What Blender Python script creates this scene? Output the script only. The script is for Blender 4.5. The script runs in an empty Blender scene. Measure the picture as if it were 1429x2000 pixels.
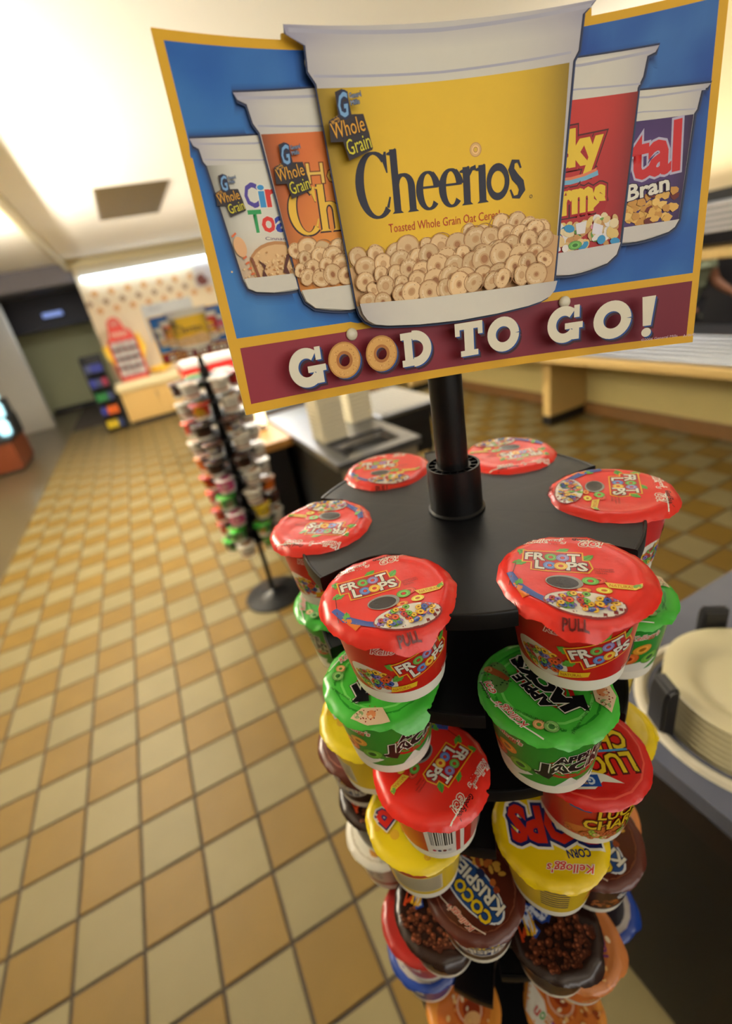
import bpy, bmesh, math, random
from mathutils import Vector, Matrix
from mathutils import noise as mnoise
random.seed(7)
PI = math.pi
C = bpy.context.scene.collection
S = bpy.context.scene

# ------------------------------------------------------------------ camera
CAMZ = 1.68096
Rw = Matrix(((0.89107996, -0.41297722, -0.18821879), (0.33357041, 0.31473980, 0.88863358), (-0.30774548, -0.85462780, 0.41821531)))
cam_data = bpy.data.cameras.new('camera'); cam = bpy.data.objects.new('camera', cam_data); C.objects.link(cam)
cam_data.sensor_fit = 'VERTICAL'; cam_data.sensor_height = 36; cam_data.lens = 905.155 / 2000 * 36
cam_data.shift_x = 37.03 / 2000; cam_data.shift_y = -35.65 / 2000
cam_data.clip_start = .02; cam_data.clip_end = 60
cam.matrix_world = Matrix.Translation((0, 0, CAMZ)) @ Rw.transposed().to_4x4()
cam_data.dof.use_dof = True; cam_data.dof.focus_distance = .345; cam_data.dof.aperture_fstop = 3.1
S.camera = cam
FPX, CXP, CYP = 905.155, 677.47, 964.35
def project(p):
    c = Rw @ (Vector(p) - Vector((0, 0, CAMZ)))
    if c.z > -.05: return None
    return CXP + FPX * c.x / -c.z, CYP - FPX * c.y / -c.z

# ------------------------------------------------------------------ world, light, exposure
w = bpy.data.worlds.new('world'); S.world = w; w.use_nodes = True
w.node_tree.nodes['Background'].inputs[0].default_value = (1.0, .9, .76, 1); w.node_tree.nodes['Background'].inputs[1].default_value = .07
S.view_settings.view_transform = 'Standard'; S.view_settings.look = 'None'; S.view_settings.gamma = 1
S.view_settings.use_curve_mapping = False; S.view_settings.exposure = 0.0
def area(name, loc, rot, sx, sy, power, col):
    l = bpy.data.lights.new(name, 'AREA'); l.shape = 'RECTANGLE'; l.size = sx; l.size_y = sy; l.energy = power; l.color = col
    o = bpy.data.objects.new(name, l); C.objects.link(o); o.location = loc; o.rotation_euler = rot; return o
WARM = (1, .93, .82); COOL = (.82, .90, 1); UPL = (1, .945, .83)
area('ceiling_lamp_near', (-.2, -.9, 2.70), (0, 0, 0), 1.2, .6, 1.5, WARM)
area('ceiling_lamp_middle', (1.2, 1.4, 2.70), (0, 0, 0), .6, 1.2, 6, WARM)
area('ceiling_lamp_far', (1.2, 5.8, 2.70), (0, 0, 0), .6, 3.0, 150, WARM)
area('ceiling_lamp_right', (2.8, 3.2, 2.70), (0, 0, 0), .6, 1.2, 9, WARM)
area('ceiling_fill_left', (-1.6, 4.0, 2.06), (PI, 0, 0), .5, 3.0, 590, UPL)  # added upward fill, out of view, to whiten the ceiling
area('ceiling_fill_right', (3.6, 4.6, 1.80), (PI, 0, 0), .2, 7.0, 42, UPL)  # added fill above the hood, aimed up to brighten the ceiling
area('ceiling_fill_behind', (1.0, -1.5, 2.0), (PI, 0, 0), 4.0, .3, 6, UPL)  # added unseen fill, bounced off the ceiling behind the camera
area('sign_fill_behind', (.6, -1.94, 1.95), (PI / 2, 0, 0), 2.6, .9, 33, (1, .97, .92))  # added fill from behind the camera for the sign and cup fronts
area('hall_fill', (-1.3, 11.0, 2.5), (0, 0, 0), .6, .6, 16, COOL)  # added fill that lifts the dark hallway
area('kitchen_fill', (4.9, 2.2, 2.7), (0, 0, 0), .6, 1.6, 22, (1, .95, .85))  # added fill for the person and the room behind the counter

# ------------------------------------------------------------------ colours and materials
def lin(c):
    r = []
    for v in c[:3]:
        v /= 255.; r.append(v / 12.92 if v <= .04045 else ((v + .055) / 1.055) ** 2.4)
    return (*r, 1)
MATS = {}
def mat(name, col, rough=.5, metal=0., spec=.5, noise=0., nscale=20., bump=0., emit=None, estr=0., coat=0., objrand=0., attr=False, gain=1.):
    if name in MATS: return MATS[name]
    m = bpy.data.materials.new(name); m.use_nodes = True; nt = m.node_tree; b = nt.nodes['Principled BSDF']
    b.inputs['Roughness'].default_value = rough; b.inputs['Metallic'].default_value = metal
    b.inputs['Specular IOR Level'].default_value = spec; b.inputs['Coat Weight'].default_value = coat
    src = None
    if attr:
        a = nt.nodes.new('ShaderNodeAttribute'); a.attribute_name = 'Col'; src = a.outputs['Color']
        if gain != 1:
            g = nt.nodes.new('ShaderNodeVectorMath'); g.operation = 'SCALE'; g.inputs['Scale'].default_value = gain; nt.links.new(src, g.inputs[0]); src = g.outputs[0]
    else:
        rgb = nt.nodes.new('ShaderNodeRGB'); rgb.outputs[0].default_value = lin(col); src = rgb.outputs[0]
    tc = nt.nodes.new('ShaderNodeTexCoord')
    nz = nt.nodes.new('ShaderNodeTexNoise'); nz.inputs['Scale'].default_value = nscale; nz.inputs['Detail'].default_value = 5
    nt.links.new(tc.outputs['Object'], nz.inputs['Vector'])
    if noise > 0 or objrand > 0:
        mr = nt.nodes.new('ShaderNodeMapRange'); mr.inputs['To Min'].default_value = 1 - noise; mr.inputs['To Max'].default_value = 1 + noise
        nt.links.new(nz.outputs['Fac'], mr.inputs['Value']); val = mr.outputs[0]
        if objrand > 0:
            oi = nt.nodes.new('ShaderNodeObjectInfo'); m2 = nt.nodes.new('ShaderNodeMapRange'); m2.inputs['To Min'].default_value = 1 - objrand; m2.inputs['To Max'].default_value = 1 + objrand
            nt.links.new(oi.outputs['Random'], m2.inputs['Value'])
            mm = nt.nodes.new('ShaderNodeMath'); mm.operation = 'MULTIPLY'; nt.links.new(val, mm.inputs[0]); nt.links.new(m2.outputs[0], mm.inputs[1]); val = mm.outputs[0]
        vm = nt.nodes.new('ShaderNodeVectorMath'); vm.operation = 'SCALE'; nt.links.new(src, vm.inputs[0]); nt.links.new(val, vm.inputs['Scale']); src = vm.outputs[0]
    nt.links.new(src, b.inputs['Base Color'])
    if bump > 0:
        bp = nt.nodes.new('ShaderNodeBump'); bp.inputs['Strength'].default_value = bump; bp.inputs['Distance'].default_value = .002
        nt.links.new(nz.outputs['Fac'], bp.inputs['Height']); nt.links.new(bp.outputs[0], b.inputs['Normal'])
    if emit:
        b.inputs['Emission Color'].default_value = lin(emit); b.inputs['Emission Strength'].default_value = estr
    MATS[name] = m; return m
BLACK = mat('black_plastic', (7, 7, 9), .36, spec=.35, noise=.2, nscale=60, bump=.08)
BLACK2 = mat('black_panel', (13, 13, 15), .55, noise=.2, nscale=9)
PRINT = mat('glossy_print', None, .32, attr=True, noise=.03, nscale=60, gain=.8)
FOIL = mat('foil_print', None, .26, attr=True, noise=.04, nscale=55, bump=.3, gain=.84)
BOARD = mat('board_print', None, .5, spec=.3, attr=True, noise=.02, nscale=120, gain=.98)
CUPWHITE = mat('paper_cup', (226, 224, 212), .45, noise=.03)
CREAM = mat('cream_paint', (238, 222, 176), .6, noise=.04, nscale=3)
CEIL = mat('ceiling_paint', (250, 246, 236), .8, noise=.02, nscale=2)
TAN = mat('tan_laminate', (214, 180, 112), .45, noise=.05, nscale=4)
STEEL = mat('brushed_steel', (140, 143, 150), .3, metal=.9, noise=.1, nscale=30)
STEELDULL = mat('dull_steel', (170, 160, 140), .45, metal=.6, noise=.1, nscale=12)
GREYLAM = mat('grey_laminate', (88, 91, 104), .16, noise=.05, nscale=25)

# ------------------------------------------------------------------ object helpers
def link(name, me, parent=None, label=None, cat=None, group=None, kind=None):
    o = bpy.data.objects.new(name, me); C.objects.link(o)
    if parent: o.parent = parent
    if label: o['label'] = label
    if cat: o['category'] = cat
    if group: o['group'] = group
    if kind: o['kind'] = kind
    return o
def thing(name, loc, label, cat, group=None, rz=0.):
    o = link(name, None, None, label, cat, group); o.location = loc; o.rotation_euler = (0, 0, rz); o.empty_display_size = .05; return o
def mesh(name, bm, mats, smooth=False):
    me = bpy.data.meshes.new(name); bmesh.ops.recalc_face_normals(bm, faces=bm.faces) if not getattr(bm, '_k', False) else None
    bm.to_mesh(me); bm.free()
    for m in (mats if isinstance(mats, (list, tuple)) else [mats]): me.materials.append(m)
    if smooth: me.shade_smooth()
    return me
def smooth_auto(me, deg=35):
    me.shade_smooth()
    try: me.set_sharp_from_angle(angle=math.radians(deg))
    except Exception: pass
    return me
def box(bm, x0, x1, y0, y1, z0, z1, bev=0., rot=None, mi=0):
    r = bmesh.ops.create_cube(bm, size=1); vs = r['verts']
    for v in vs: v.co = Vector(((x0 + x1) / 2 + v.co.x * (x1 - x0), (y0 + y1) / 2 + v.co.y * (y1 - y0), (z0 + z1) / 2 + v.co.z * (z1 - z0)))
    fs = list({f for v in vs for f in v.link_faces})
    for f in fs: f.material_index = mi
    if bev > 0:
        es = list({e for v in vs for e in v.link_edges})
        bmesh.ops.bevel(bm, geom=es, offset=bev, segments=2, affect='EDGES', profile=.5, clamp_overlap=True)
def lathe(bm, prof, n=32, cx=0, cy=0, cap0=False, cap1=False, mi=0):
    rings = []
    for r, z in prof:
        rings.append([bm.verts.new((cx + r * math.cos(2 * PI * k / n), cy + r * math.sin(2 * PI * k / n), z)) for k in range(n)])
    for a, b in zip(rings, rings[1:]):
        for k in range(n):
            f = bm.faces.new((a[k], a[(k + 1) % n], b[(k + 1) % n], b[k])); f.material_index = mi
    if cap0: bm.faces.new(rings[0][::-1]).material_index = mi
    if cap1: bm.faces.new(rings[-1]).material_index = mi
def tube(bm, pts, r, n=8, cap=True):
    rings = []
    for i, p in enumerate(pts):
        p = Vector(p); a = Vector(pts[max(i - 1, 0)]); b = Vector(pts[min(i + 1, len(pts) - 1)]); d = (b - a).normalized()
        u = d.cross(Vector((0, 0, 1)) if abs(d.z) < .9 else Vector((1, 0, 0))).normalized(); v = d.cross(u)
        rr = r[i] if isinstance(r, (list, tuple)) else r
        rings.append([bm.verts.new(p + (u * math.cos(2 * PI * k / n) + v * math.sin(2 * PI * k / n)) * rr) for k in range(n)])
    for a, b in zip(rings, rings[1:]):
        for k in range(n): bm.faces.new((a[k], a[(k + 1) % n], b[(k + 1) % n], b[k]))
    if cap: bm.faces.new(rings[0][::-1]); bm.faces.new(rings[-1])
def boxobj(name, dims, m, parent=None, bev=.003, **kw):
    bm = bmesh.new(); box(bm, *dims, bev=bev); return link(name, mesh(name, bm, m), parent, **kw)

# ------------------------------------------------------------------ printed artwork laid on surfaces as thin layers
TXT = {}
def glyphs(s, off=0., shear=0., space=1.):
    k = (s, off, shear, space)
    if k in TXT: return TXT[k]
    cu = bpy.data.curves.new('t', 'FONT'); cu.body = s; cu.size = 1; cu.offset = off; cu.shear = shear; cu.resolution_u = 2; cu.space_character = space
    ob = bpy.data.objects.new('t', cu); me = ob.to_mesh()
    vs = [(v.co.x, v.co.y) for v in me.vertices]; fs = [tuple(p.vertices) for p in me.polygons]
    ob.to_mesh_clear(); bpy.data.objects.remove(ob); bpy.data.curves.remove(cu)
    TXT[k] = (vs, fs); return TXT[k]
class Art:
    """flat print in millimetres: coloured pieces in drawing order"""
    def __init__(s): s.v = []; s.f = []; s.L = 0; s.xf = None; s.rec = []
    def add(s, vs, fs, col):
        if s.xf: vs = [(x * s.xf[0] + s.xf[2], y * s.xf[1] + s.xf[3]) for x, y in vs]
        o = len(s.v); s.v += [(x, y, s.L) for x, y in vs]; s.f += [(tuple(i + o for i in f), col) for f in fs]
    def nxt(s): s.L += 1
    def poly(s, pts, col): s.nxt(); s.add(pts, [tuple(range(len(pts)))], col)
    def ell(s, cx, cy, rx, ry, col, rot=0., n=20, nx=True):
        if nx: s.nxt()
        c, d = math.cos(rot), math.sin(rot)
        s.add([(cx + rx * math.cos(t) * c - ry * math.sin(t) * d, cy + rx * math.cos(t) * d + ry * math.sin(t) * c) for t in [2 * PI * k / n for k in range(n)]], [tuple(range(n))], col)
    def ring(s, cx, cy, r0, r1, col, asp=1., rot=0., n=18, a0=0., a1=2 * PI, nx=True):
        if nx: s.nxt()
        c, d = math.cos(rot), math.sin(rot); vs = []; full = abs(a1 - a0 - 2 * PI) < 1e-6; m = n if full else n + 1
        for r in (r0, r1):
            for k in range(m):
                t = a0 + (a1 - a0) * k / n; x, y = r * math.cos(t), r * asp * math.sin(t); vs.append((cx + x * c - y * d, cy + x * d + y * c))
        s.add(vs, [(k, (k + 1) % m, m + (k + 1) % m, m + k) for k in range(n)], col)
    def loop(s, cx, cy, r, base, edge, hole, asp=1., rot=0.):
        s.nxt(); s.ring(cx, cy, r * .93, r, edge, asp, rot, 14, nx=False); s.ring(cx, cy, r * .62, r * .93, base, asp, rot, 14, nx=False)
        hi = tuple(min(255, int(v * 1.1 + 8)) for v in base[:3])
        s.ring(cx, cy, r * .42, r * .62, hi, asp, rot, 14, nx=False); s.ring(cx, cy, r * .31, r * .42, edge, asp, rot, 14, nx=False); s.ell(cx, cy, r * .31, r * .31 * asp, hole, rot, 14, nx=False)
    def stroke(s, pts, wd, col):
        s.nxt(); n = len(pts); L = []; R = []
        for i in range(n):
            a = pts[max(i - 1, 0)]; b = pts[min(i + 1, n - 1)]; dx, dy = b[0] - a[0], b[1] - a[1]; l = math.hypot(dx, dy) or 1
            w_ = (wd[i] if isinstance(wd, (list, tuple)) else wd) / 2
            L.append((pts[i][0] - dy / l * w_, pts[i][1] + dx / l * w_)); R.append((pts[i][0] + dy / l * w_, pts[i][1] - dx / l * w_))
        s.add(L + R, [(i, i + 1, n + i + 1, n + i) for i in range(n - 1)], col)
    def text(s, t, x, y, wdt, hgt, layers, rot=0., shear=0., space=1., anchor=0.):
        """wdt x hgt: size of the words' box of the plain letters; layers: (offset, colour) from back to front"""
        vs, _ = glyphs(t, 0., shear, space); x0 = min(v[0] for v in vs); x1 = max(v[0] for v in vs); y0 = min(v[1] for v in vs); y1 = max(v[1] for v in vs)
        sx, sy = wdt / (x1 - x0), hgt / (y1 - y0); c, d = math.cos(rot), math.sin(rot)
        for off, col in layers:
            s.nxt(); v2, f2 = glyphs(t, off, shear, space); out = []
            for a, b in v2:
                a = (a - x0) * sx - wdt * anchor; b = (b - y0) * sy; out.append((x + a * c - b * d, y + a * d + b * c))
            s.add(out, f2, col)
    def build(s, name, mapf, m, ca=None, cb=None, step=1e-5, smooth=True):
        bm = bmesh.new(); ci = bm.faces.layers.int.new('ci'); V = [bm.verts.new(v) for v in s.v]; cols = []
        for f, col in s.f:
            if len(set(f)) < 3: continue
            try: F = bm.faces.new([V[i] for i in f])
            except ValueError: continue
            if F.normal.length == 0: F.normal_update()
            if F.normal.z < 0: F.normal_flip()
            F[ci] = len(cols); cols.append(col)
        for axis, cuts in ((0, ca), (1, cb)):
            if not cuts: continue
            no = (1, 0, 0) if axis == 0 else (0, 1, 0)
            for c in cuts:
                g = [f for f in bm.faces if min(v.co[axis] for v in f.verts) < c - 1e-4 and max(v.co[axis] for v in f.verts) > c + 1e-4]
                if not g: continue
                es = {e for f in g for e in f.edges}; vv = {v for f in g for v in f.verts}
                bmesh.ops.bisect_plane(bm, geom=list(g) + list(es) + list(vv), dist=1e-5, plane_co=(c, 0, 0) if axis == 0 else (0, c, 0), plane_no=no)
        cl = bm.loops.layers.float_color.new('Col'); cache = {}
        for f in bm.faces:
            col = cols[f[ci]]
            for l in f.loops:
                k = col(l.vert.co.x, l.vert.co.y) if callable(col) else col
                q = tuple(k)
                if q not in cache: cache[q] = lin(q)
                l[cl] = cache[q]
        for v in bm.verts: v.co = Vector(mapf(v.co.x, v.co.y, v.co.z * step))
        me = bpy.data.meshes.new(name); bm.to_mesh(me); bm.free(); me.materials.append(m)
        if smooth: me.shade_smooth()
        return me
def mix(a, b, k):
    k = max(0., min(1., k)); return tuple(a[i] * (1 - k) + b[i] * k for i in range(3))
def rng(a, b, st):
    n = int(round((b - a) / st)); return [a + (b - a) * k / n for k in range(n + 1)]
RED = (214, 38, 30); WHT = (236, 232, 216); GRN = (52, 160, 48); YEL = (236, 200, 30); NVY = (34, 40, 96); DRK = (20, 20, 24); ORG = (226, 120, 40)
LOOPC = [((224, 92, 40), (170, 50, 20)), ((60, 90, 170), (30, 45, 110)), ((120, 180, 70), (60, 120, 40)), ((238, 190, 60), (200, 130, 20)), ((190, 60, 60), (130, 30, 30)), ((150, 120, 190), (95, 70, 140))]

def leaf(A, x, y, l, wd, rot, col=(96, 170, 60)):
    c, d = math.cos(rot), math.sin(rot); p = []
    for t in range(9): u = t / 8; p.append((l * u, wd * math.sin(PI * u) * (1 - .25 * (t % 2))))
    for t in range(7, 0, -1): u = t / 8; p.append((l * u, -wd * math.sin(PI * u) * (1 - .25 * (t % 2))))
    A.poly([(x + a * c - b * d, y + a * d + b * c) for a, b in p], col)
    A.stroke([(x, y), (x + l * .9 * c, y + l * .9 * d)], wd * .12, mix(col, (20, 60, 20), .5))
def loops_pile(A, cx, cy, rx, ry, r, n, seed, pal=LOOPC):
    rr = random.Random(seed)
    for k in range(n):
        t = rr.uniform(0, 2 * PI); q = math.sqrt(rr.random()); b, e = rr.choice(pal)
        A.loop(cx + rx * q * math.cos(t), cy + ry * q * math.sin(t), r * rr.uniform(.8, 1.1), b, e, mix(e, (0, 0, 0), .3), rr.uniform(.6, 1), rr.uniform(0, PI))
def froot_logo(A, x, y, k, rot, pull=1.):
    """red cereal wordmark on two lines, box 44 x 20 mm at k = 1, lower left at x, y"""
    c, d = math.cos(rot), math.sin(rot)
    def P(a, b): return (x + k * (a * c - b * d), y + k * (a * d + b * c))
    leaf(A, *P(3, 15), 13 * k, 4.5 * k, rot + 2.4); leaf(A, *P(2, 8), 12 * k, 4 * k, rot + 3.5); leaf(A, *P(20, 21), 12 * k, 3 * k, rot + .5); leaf(A, *P(38, 12), 12 * k, 3.2 * k, rot + .8)
    for e, col in ((2.6, (244, 180, 40)), (1.6, (196, 30, 26))):
        A.poly([P(-e, 9 - e), P(6.5 - e, 9 - e), P(6.5 - e, -e), P(40 + e, -e), P(43 + e, 4), P(41 + e, 10.5 + e), P(37 + e, 10.5 + e), P(37 + e, 20 + e), P(-e, 20 + e)], col)
    sh = [(.07, (60, 30, 30)), (.035, WHT)]
    A.text('FR', *P(0, 10.5), 13 * k, 9 * k, sh, rot); A.text('T', *P(29, 10.5), 8 * k, 9 * k, sh, rot)
    A.loop(*P(17.6, 15), 4.6 * k, (120, 176, 84), (60, 120, 50), (214, 60, 40)); A.loop(*P(25.6, 15), 4.6 * k, (150, 140, 190), (90, 80, 140), (214, 60, 40))
    A.text('L', *P(7.5, 0), 5.5 * k, 9.4 * k, sh, rot); A.text('PS', *P(28.5, 0), 13 * k, 9.4 * k, sh, rot)
    A.loop(*P(17, 4.6), 4.7 * k, (110, 140, 200), (50, 80, 150), (214, 60, 40)); A.loop(*P(24.4, 4.6), 4.7 * k, (240, 190, 70), (210, 130, 30), (214, 60, 40))
def jacks_logo(A, x, y, k, rot):
    c, d = math.cos(rot), math.sin(rot)
    def P(a, b): return (x + k * (a * c - b * d), y + k * (a * d + b * c))
    A.ell(*P(24, 7), 21 * k, 12 * k, (190, 30, 26), rot); A.ell(*P(24, 7), 17 * k, 10 * k, (52, 160, 48), rot); A.ring(*P(24, 7), 12 * k, 14.5 * k, (190, 30, 26), .65, rot)
    A.text('APPLE', *P(10, 13.5), 28 * k, 6.5 * k, [(.14, (30, 100, 40)), (.11, WHT), (.06, DRK)], rot, .1)
    A.text('JACKS', *P(0, 0), 48 * k, 12 * k, [(.15, (30, 100, 40)), (.12, WHT), (.075, DRK)], rot, .1)
    A.poly([P(-4, 1), P(6, -5), P(9, 1), P(4, 4)], DRK)

# ------------------------------------------------------------------ cereal cups
LID_R = 51.3
def lid_map(seed):
    def zl(a, b):
        r = math.hypot(a, b); t = math.atan2(b, a)
        z = .0052 - .0006 * math.exp(-(r / 25) ** 2)
        z += .0006 * mnoise.noise(Vector((a * .05 + seed, b * .05, 0)))
        z += .0006 * math.exp(-((r - 42.5) / 1.8) ** 2)
        if r > 45: z -= (r - 45) * .00038 + .00034 * (r - 45) * mnoise.noise(Vector((t * 5, seed, 1)))
        if r > 50: z -= (r - 50) * .0011
        return z
    return lambda a, b, h: (a / 1000, b / 1000, zl(a, b) + h)
def lid_outline(seed, kind, tab=-PI / 2):
    p = []; big = 1.8 if kind == 'fruit' else 0
    for k in range(96):
        t = 2 * PI * k / 96; d = abs((t - tab + PI) % (2 * PI) - PI)
        r = LID_R + big + 1.5 * mnoise.noise(Vector((3 * math.cos(t), 3 * math.sin(t), seed))) + .25 * (k % 2) + ((5.2 - big) * max(0, 1 - (d / .4) ** 2) if d < .4 else 0)
        p.append((r * math.cos(t), r * math.sin(t)))
    return p
TAU = 2 * PI
def lid_art(kind, seed):
    A = Art(); base = {'fruit': (236, 50, 38), 'apple': (72, 190, 60), 'lucky': (216, 34, 28), 'corn': (236, 204, 16), 'krisp': (92, 40, 28), 'puff': (44, 24, 18), 'cinn': (232, 150, 60),
                       'blue': (34, 66, 150), 'white': (238, 232, 216), 'tan': (206, 128, 70), 'yellow': (240, 212, 30), 'pink': (226, 216, 214), 'maroon': (170, 40, 34)}[kind]
    A.poly(lid_outline(seed, kind), base)
    if kind == 'fruit':
        A.stroke([(-37, 41), (-10, 40), (15, 41), (33, 40)], 1.1, WHT)
        A.text("Kellogg's", -33, 33.5, 30, 9, [(.09, (246, 228, 216)), (.0, (220, 40, 32))], .02, .35)
        A.text('Good Food', 1.5, 41, 22, 4.2, [(0.02, DRK)], 0, .3); A.text('GO!', 6, 33.5, 16, 6.4, [(.1, WHT), (.02, RED)], 0, .3)
        froot_logo(A, -32, 2.5, 1.0, -.02)
        A.stroke([(-40 + 2 * math.sin(q), 10 + 14 * q - 16) for q in rng(-1, 1, .25)], .6, (120, 30, 26))
        A.text('SWEETENED', 14, 4.5, 12, 1.5, [(0, (120, 40, 30))]); A.text('MULTIGRAIN', 14, 2, 12, 1.5, [(0, (120, 40, 30))]); A.text('CEREAL', 14, -.5, 8, 1.5, [(0, (120, 40, 30))])
        A.loop(15, -8, 5.5, (226, 84, 60), (170, 50, 40), (200, 40, 30), .7); A.loop(10.5, -9.5, 5.5, (120, 186, 80), (70, 130, 50), (216, 44, 34), .8)
        A.loop(6, -20, 4.5, (238, 150, 60), (210, 90, 30), (216, 44, 34), .6); A.loop(18, -19, 5, (240, 214, 80), (214, 160, 40), (200, 100, 40), .7)
        A.poly([(19, -9.5), (36, -12), (41, -10), (40, -15), (36, -17), (21, -15.5)], (240, 204, 70)); A.text('NATURAL', 21.5, -14.2, 14, 3, [(0, (200, 80, 30))], -.12)
        A.ell(38, -13, 3, 2, (120, 170, 70), .4)
        # the dark bowl-like oval with a pale rim
        A.ell(-6, -12.5, 12, 8, (150, 146, 140), -.1, 28); A.ell(-7, -12.8, 10.2, 6.6, (52, 46, 46), -.1, 28)
        A.stroke([(-42, -6), (-36, -20), (-24, -30), (-12, -38), (0, -44)], [5, 7, 5, 6, 3], (62, 84, 160)); A.stroke([(-37, -18), (-30, -32)], 5, (230, 120, 30)); leaf(A, -34, -12, 10, 3, -1.8)
        A.ell(5, -34.5, 24.5, 12.5, (150, 60, 60), -.06, 30); A.ell(5, -34, 23.5, 11.6, (238, 232, 220), -.06, 30); loops_pile(A, 5, -33.5, 20, 8.8, 2.6, 70, seed)
        A.text('PULL', -8, -53.8, 15, 4.6, [(.03, (110, 24, 20))])
    elif kind == 'apple':
        A.ring(0, 0, 33, 35, (120, 220, 100)); A.ring(0, 0, 39, 41, (44, 150, 44)); A.ell(26, 24, 16, 9, (96, 140, 70), -.6)
        for k in range(26):
            a, b = random.Random(k).uniform(14, 38), random.Random(k + 50).uniform(14, 32); A.ell(a, b, .8, .8, (40, 80, 40), n=6)
        A.stroke([(36, 26), (27, 21), (19, 19)], [7, 6, 4], (150, 80, 40)); A.ell(36, 26, 3.5, 3.2, (206, 150, 90)); jacks_logo(A, -29, -11, 1.28, 0)
        A.stroke([(-34, 33), (-10, 42), (10, 43), (30, 38)], 1., WHT)
        A.text('GO!', 14, 35, 12, 5, [(.1, WHT), (.02, RED)], -.25, .3); A.text('Good Food', 12, 42, 18, 2.6, [(.02, DRK)], -.25, .3)
        A.text("Kellogg's", -20, 32, 28, 8, [(.07, WHT), (.0, RED)], .16, .35)
        A.loop(-24, 28, 4.4, (232, 180, 120), (190, 120, 60), (80, 170, 60)); A.loop(-30, 22, 5.4, (140, 200, 110), (70, 130, 60), (50, 130, 50))
        A.text('CRUNCHY SWEETENED CEREAL', -36, 16, 40, 2, [(0, (30, 80, 30))], .5)
        A.poly([(-18, -44), (-34, -36), (-42, -22), (-30, -20), (-16, -30)], (226, 196, 160)); A.ell(-27, -30, 4, 4, (222, 140, 90)); A.ell(-35, -24, 4, 3, (140, 170, 110))
        for k in range(16): A.ell(random.Random(k).uniform(-38, -20), random.Random(k + 9).uniform(-36, -22), .6, .6, (140, 40, 30), n=6)
        A.text('TM, 2006 Kellogg NA Co.', -43, 14, 34, 2.2, [(0, (30, 70, 30))], -1.2)
    elif kind == 'lucky':
        A.ring(0, 0, 44, 45.5, (236, 80, 60)); sh = [(.1, (90, 24, 16)), (.03, (240, 204, 40))]
        A.text('LUCKY', -34, 5, 62, 17, sh, .06); A.text('CHARMS', -36, -15, 68, 17, sh, -.04); A.stroke([(-34, 2.5), (0, 3.5), (34, 3)], 2, (80, 160, 210))
        A.poly([(-20, 32), (-4, 30), (4, 36), (22, 36), (22, 22), (0, 22), (-8, 24)], WHT); A.poly([(-2, 34), (20, 34), (20, 24), (-2, 24)], (36, 80, 160)); A.text('G', 2, 26, 5, 6, [(.05, (210, 226, 240))]); A.text('Whole Grain', 8, 30, 11, 2, [(0, YEL)]); A.text('Guaranteed', 8, 27, 11, 2, [(0, YEL)])
        loops_pile(A, 0, -30, 26, 9, 3.6, 30, seed, [((230, 200, 140), (190, 150, 90)), ((236, 150, 170), (200, 90, 120)), ((120, 190, 90), (70, 140, 60)), ((240, 210, 90), (210, 160, 40))])
    elif kind in ('corn', 'yellow'):
        if kind == 'corn':
            A.ell(-26, -24, 9, 8, (228, 180, 60)); A.ell(30, -28, 8, 7, (228, 190, 60))
            A.text('POPS', -38, -18, 72, 30, [(.17, WHT), (.12, NVY), (.05, (204, 44, 24))], 0); A.text('CORN', -30, 17, 20, 6.5, [(.03, NVY)], .1)
            A.text("Kellogg's", -30, 28, 40, 9, [(.06, WHT), (.01, RED)], 0, .35)
        else:
            rr = random.Random(3)
            for k in range(26): A.ell(rr.uniform(-32, 32), rr.uniform(-34, 34), rr.uniform(3, 6), rr.uniform(3, 5), mix((244, 206, 40), (222, 170, 50), rr.random()), rr.random() * 3, 10)
            A.text('P', 16, 8, 15, 20, [(.12, WHT), (.08, NVY), (.03, RED)]); A.poly([(-38, -4), (-14, -10), (-12, -6), (-36, 2)], WHT); A.poly([(-12, -14), (0, -20), (4, -14), (-4, -12)], WHT)
            for k in range(5): A.stroke([(-26, 16 - k * 3), (-6, 12 - k * 3)], .8, (120, 96, 20))
            A.poly([(8, -30), (18, -34), (17, -28)], WHT); A.poly([(24, -10), (34, -8), (28, -4)], WHT)
    elif kind == 'krisp':
        A.ring(0, 0, 41, 42.5, (140, 80, 60)); A.ell(-2, 4, 38, 19, (226, 230, 236), 0, 30); A.ell(-2, 4, 36, 17.4, (40, 78, 140), 0, 30)
        A.text('COCO', -32, 8, 44, 11, [(.1, (30, 44, 90)), (.04, (240, 206, 30))], -.03); A.text('KRISPIES', -34, -8, 62, 12, [(.07, (20, 26, 60)), (.03, WHT)])
        rr = random.Random(5)
        for k in range(30): A.ell(rr.uniform(-22, 26), rr.uniform(-34, -12), rr.uniform(2, 5), rr.uniform(2, 4), rr.choice([(196, 110, 50), (150, 70, 40), (226, 170, 70), (40, 50, 90), (210, 90, 40)]), rr.random() * 3, 9)
        A.stroke([(-36, 24), (-14, 33), (12, 35), (30, 30)], 1.2, (232, 210, 190)); A.text("Kellogg's", -26, 27, 30, 7, [(.07, (236, 200, 180)), (0, (200, 50, 40))], .12, .35)
        A.ell(30, -14, 4.5, 3.4, WHT)
    elif kind == 'puff':
        rr = random.Random(11)
        for k in range(150):
            t = rr.uniform(PI * 1.0, PI * 2.0); q = math.sqrt(rr.uniform(.02, 1)) * 44; b = rr.uniform(.7, 1.2)
            x_, y_ = q * math.cos(t), q * math.sin(t) + 2; r_ = rr.uniform(2.6, 3.4); A.ell(x_, y_, r_, r_, tuple(v * b for v in (84, 42, 26)), n=9); A.ell(x_ - .7, y_ + .8, r_ * .5, r_ * .5, tuple(v * b for v in (140, 78, 50)), n=7)
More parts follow.
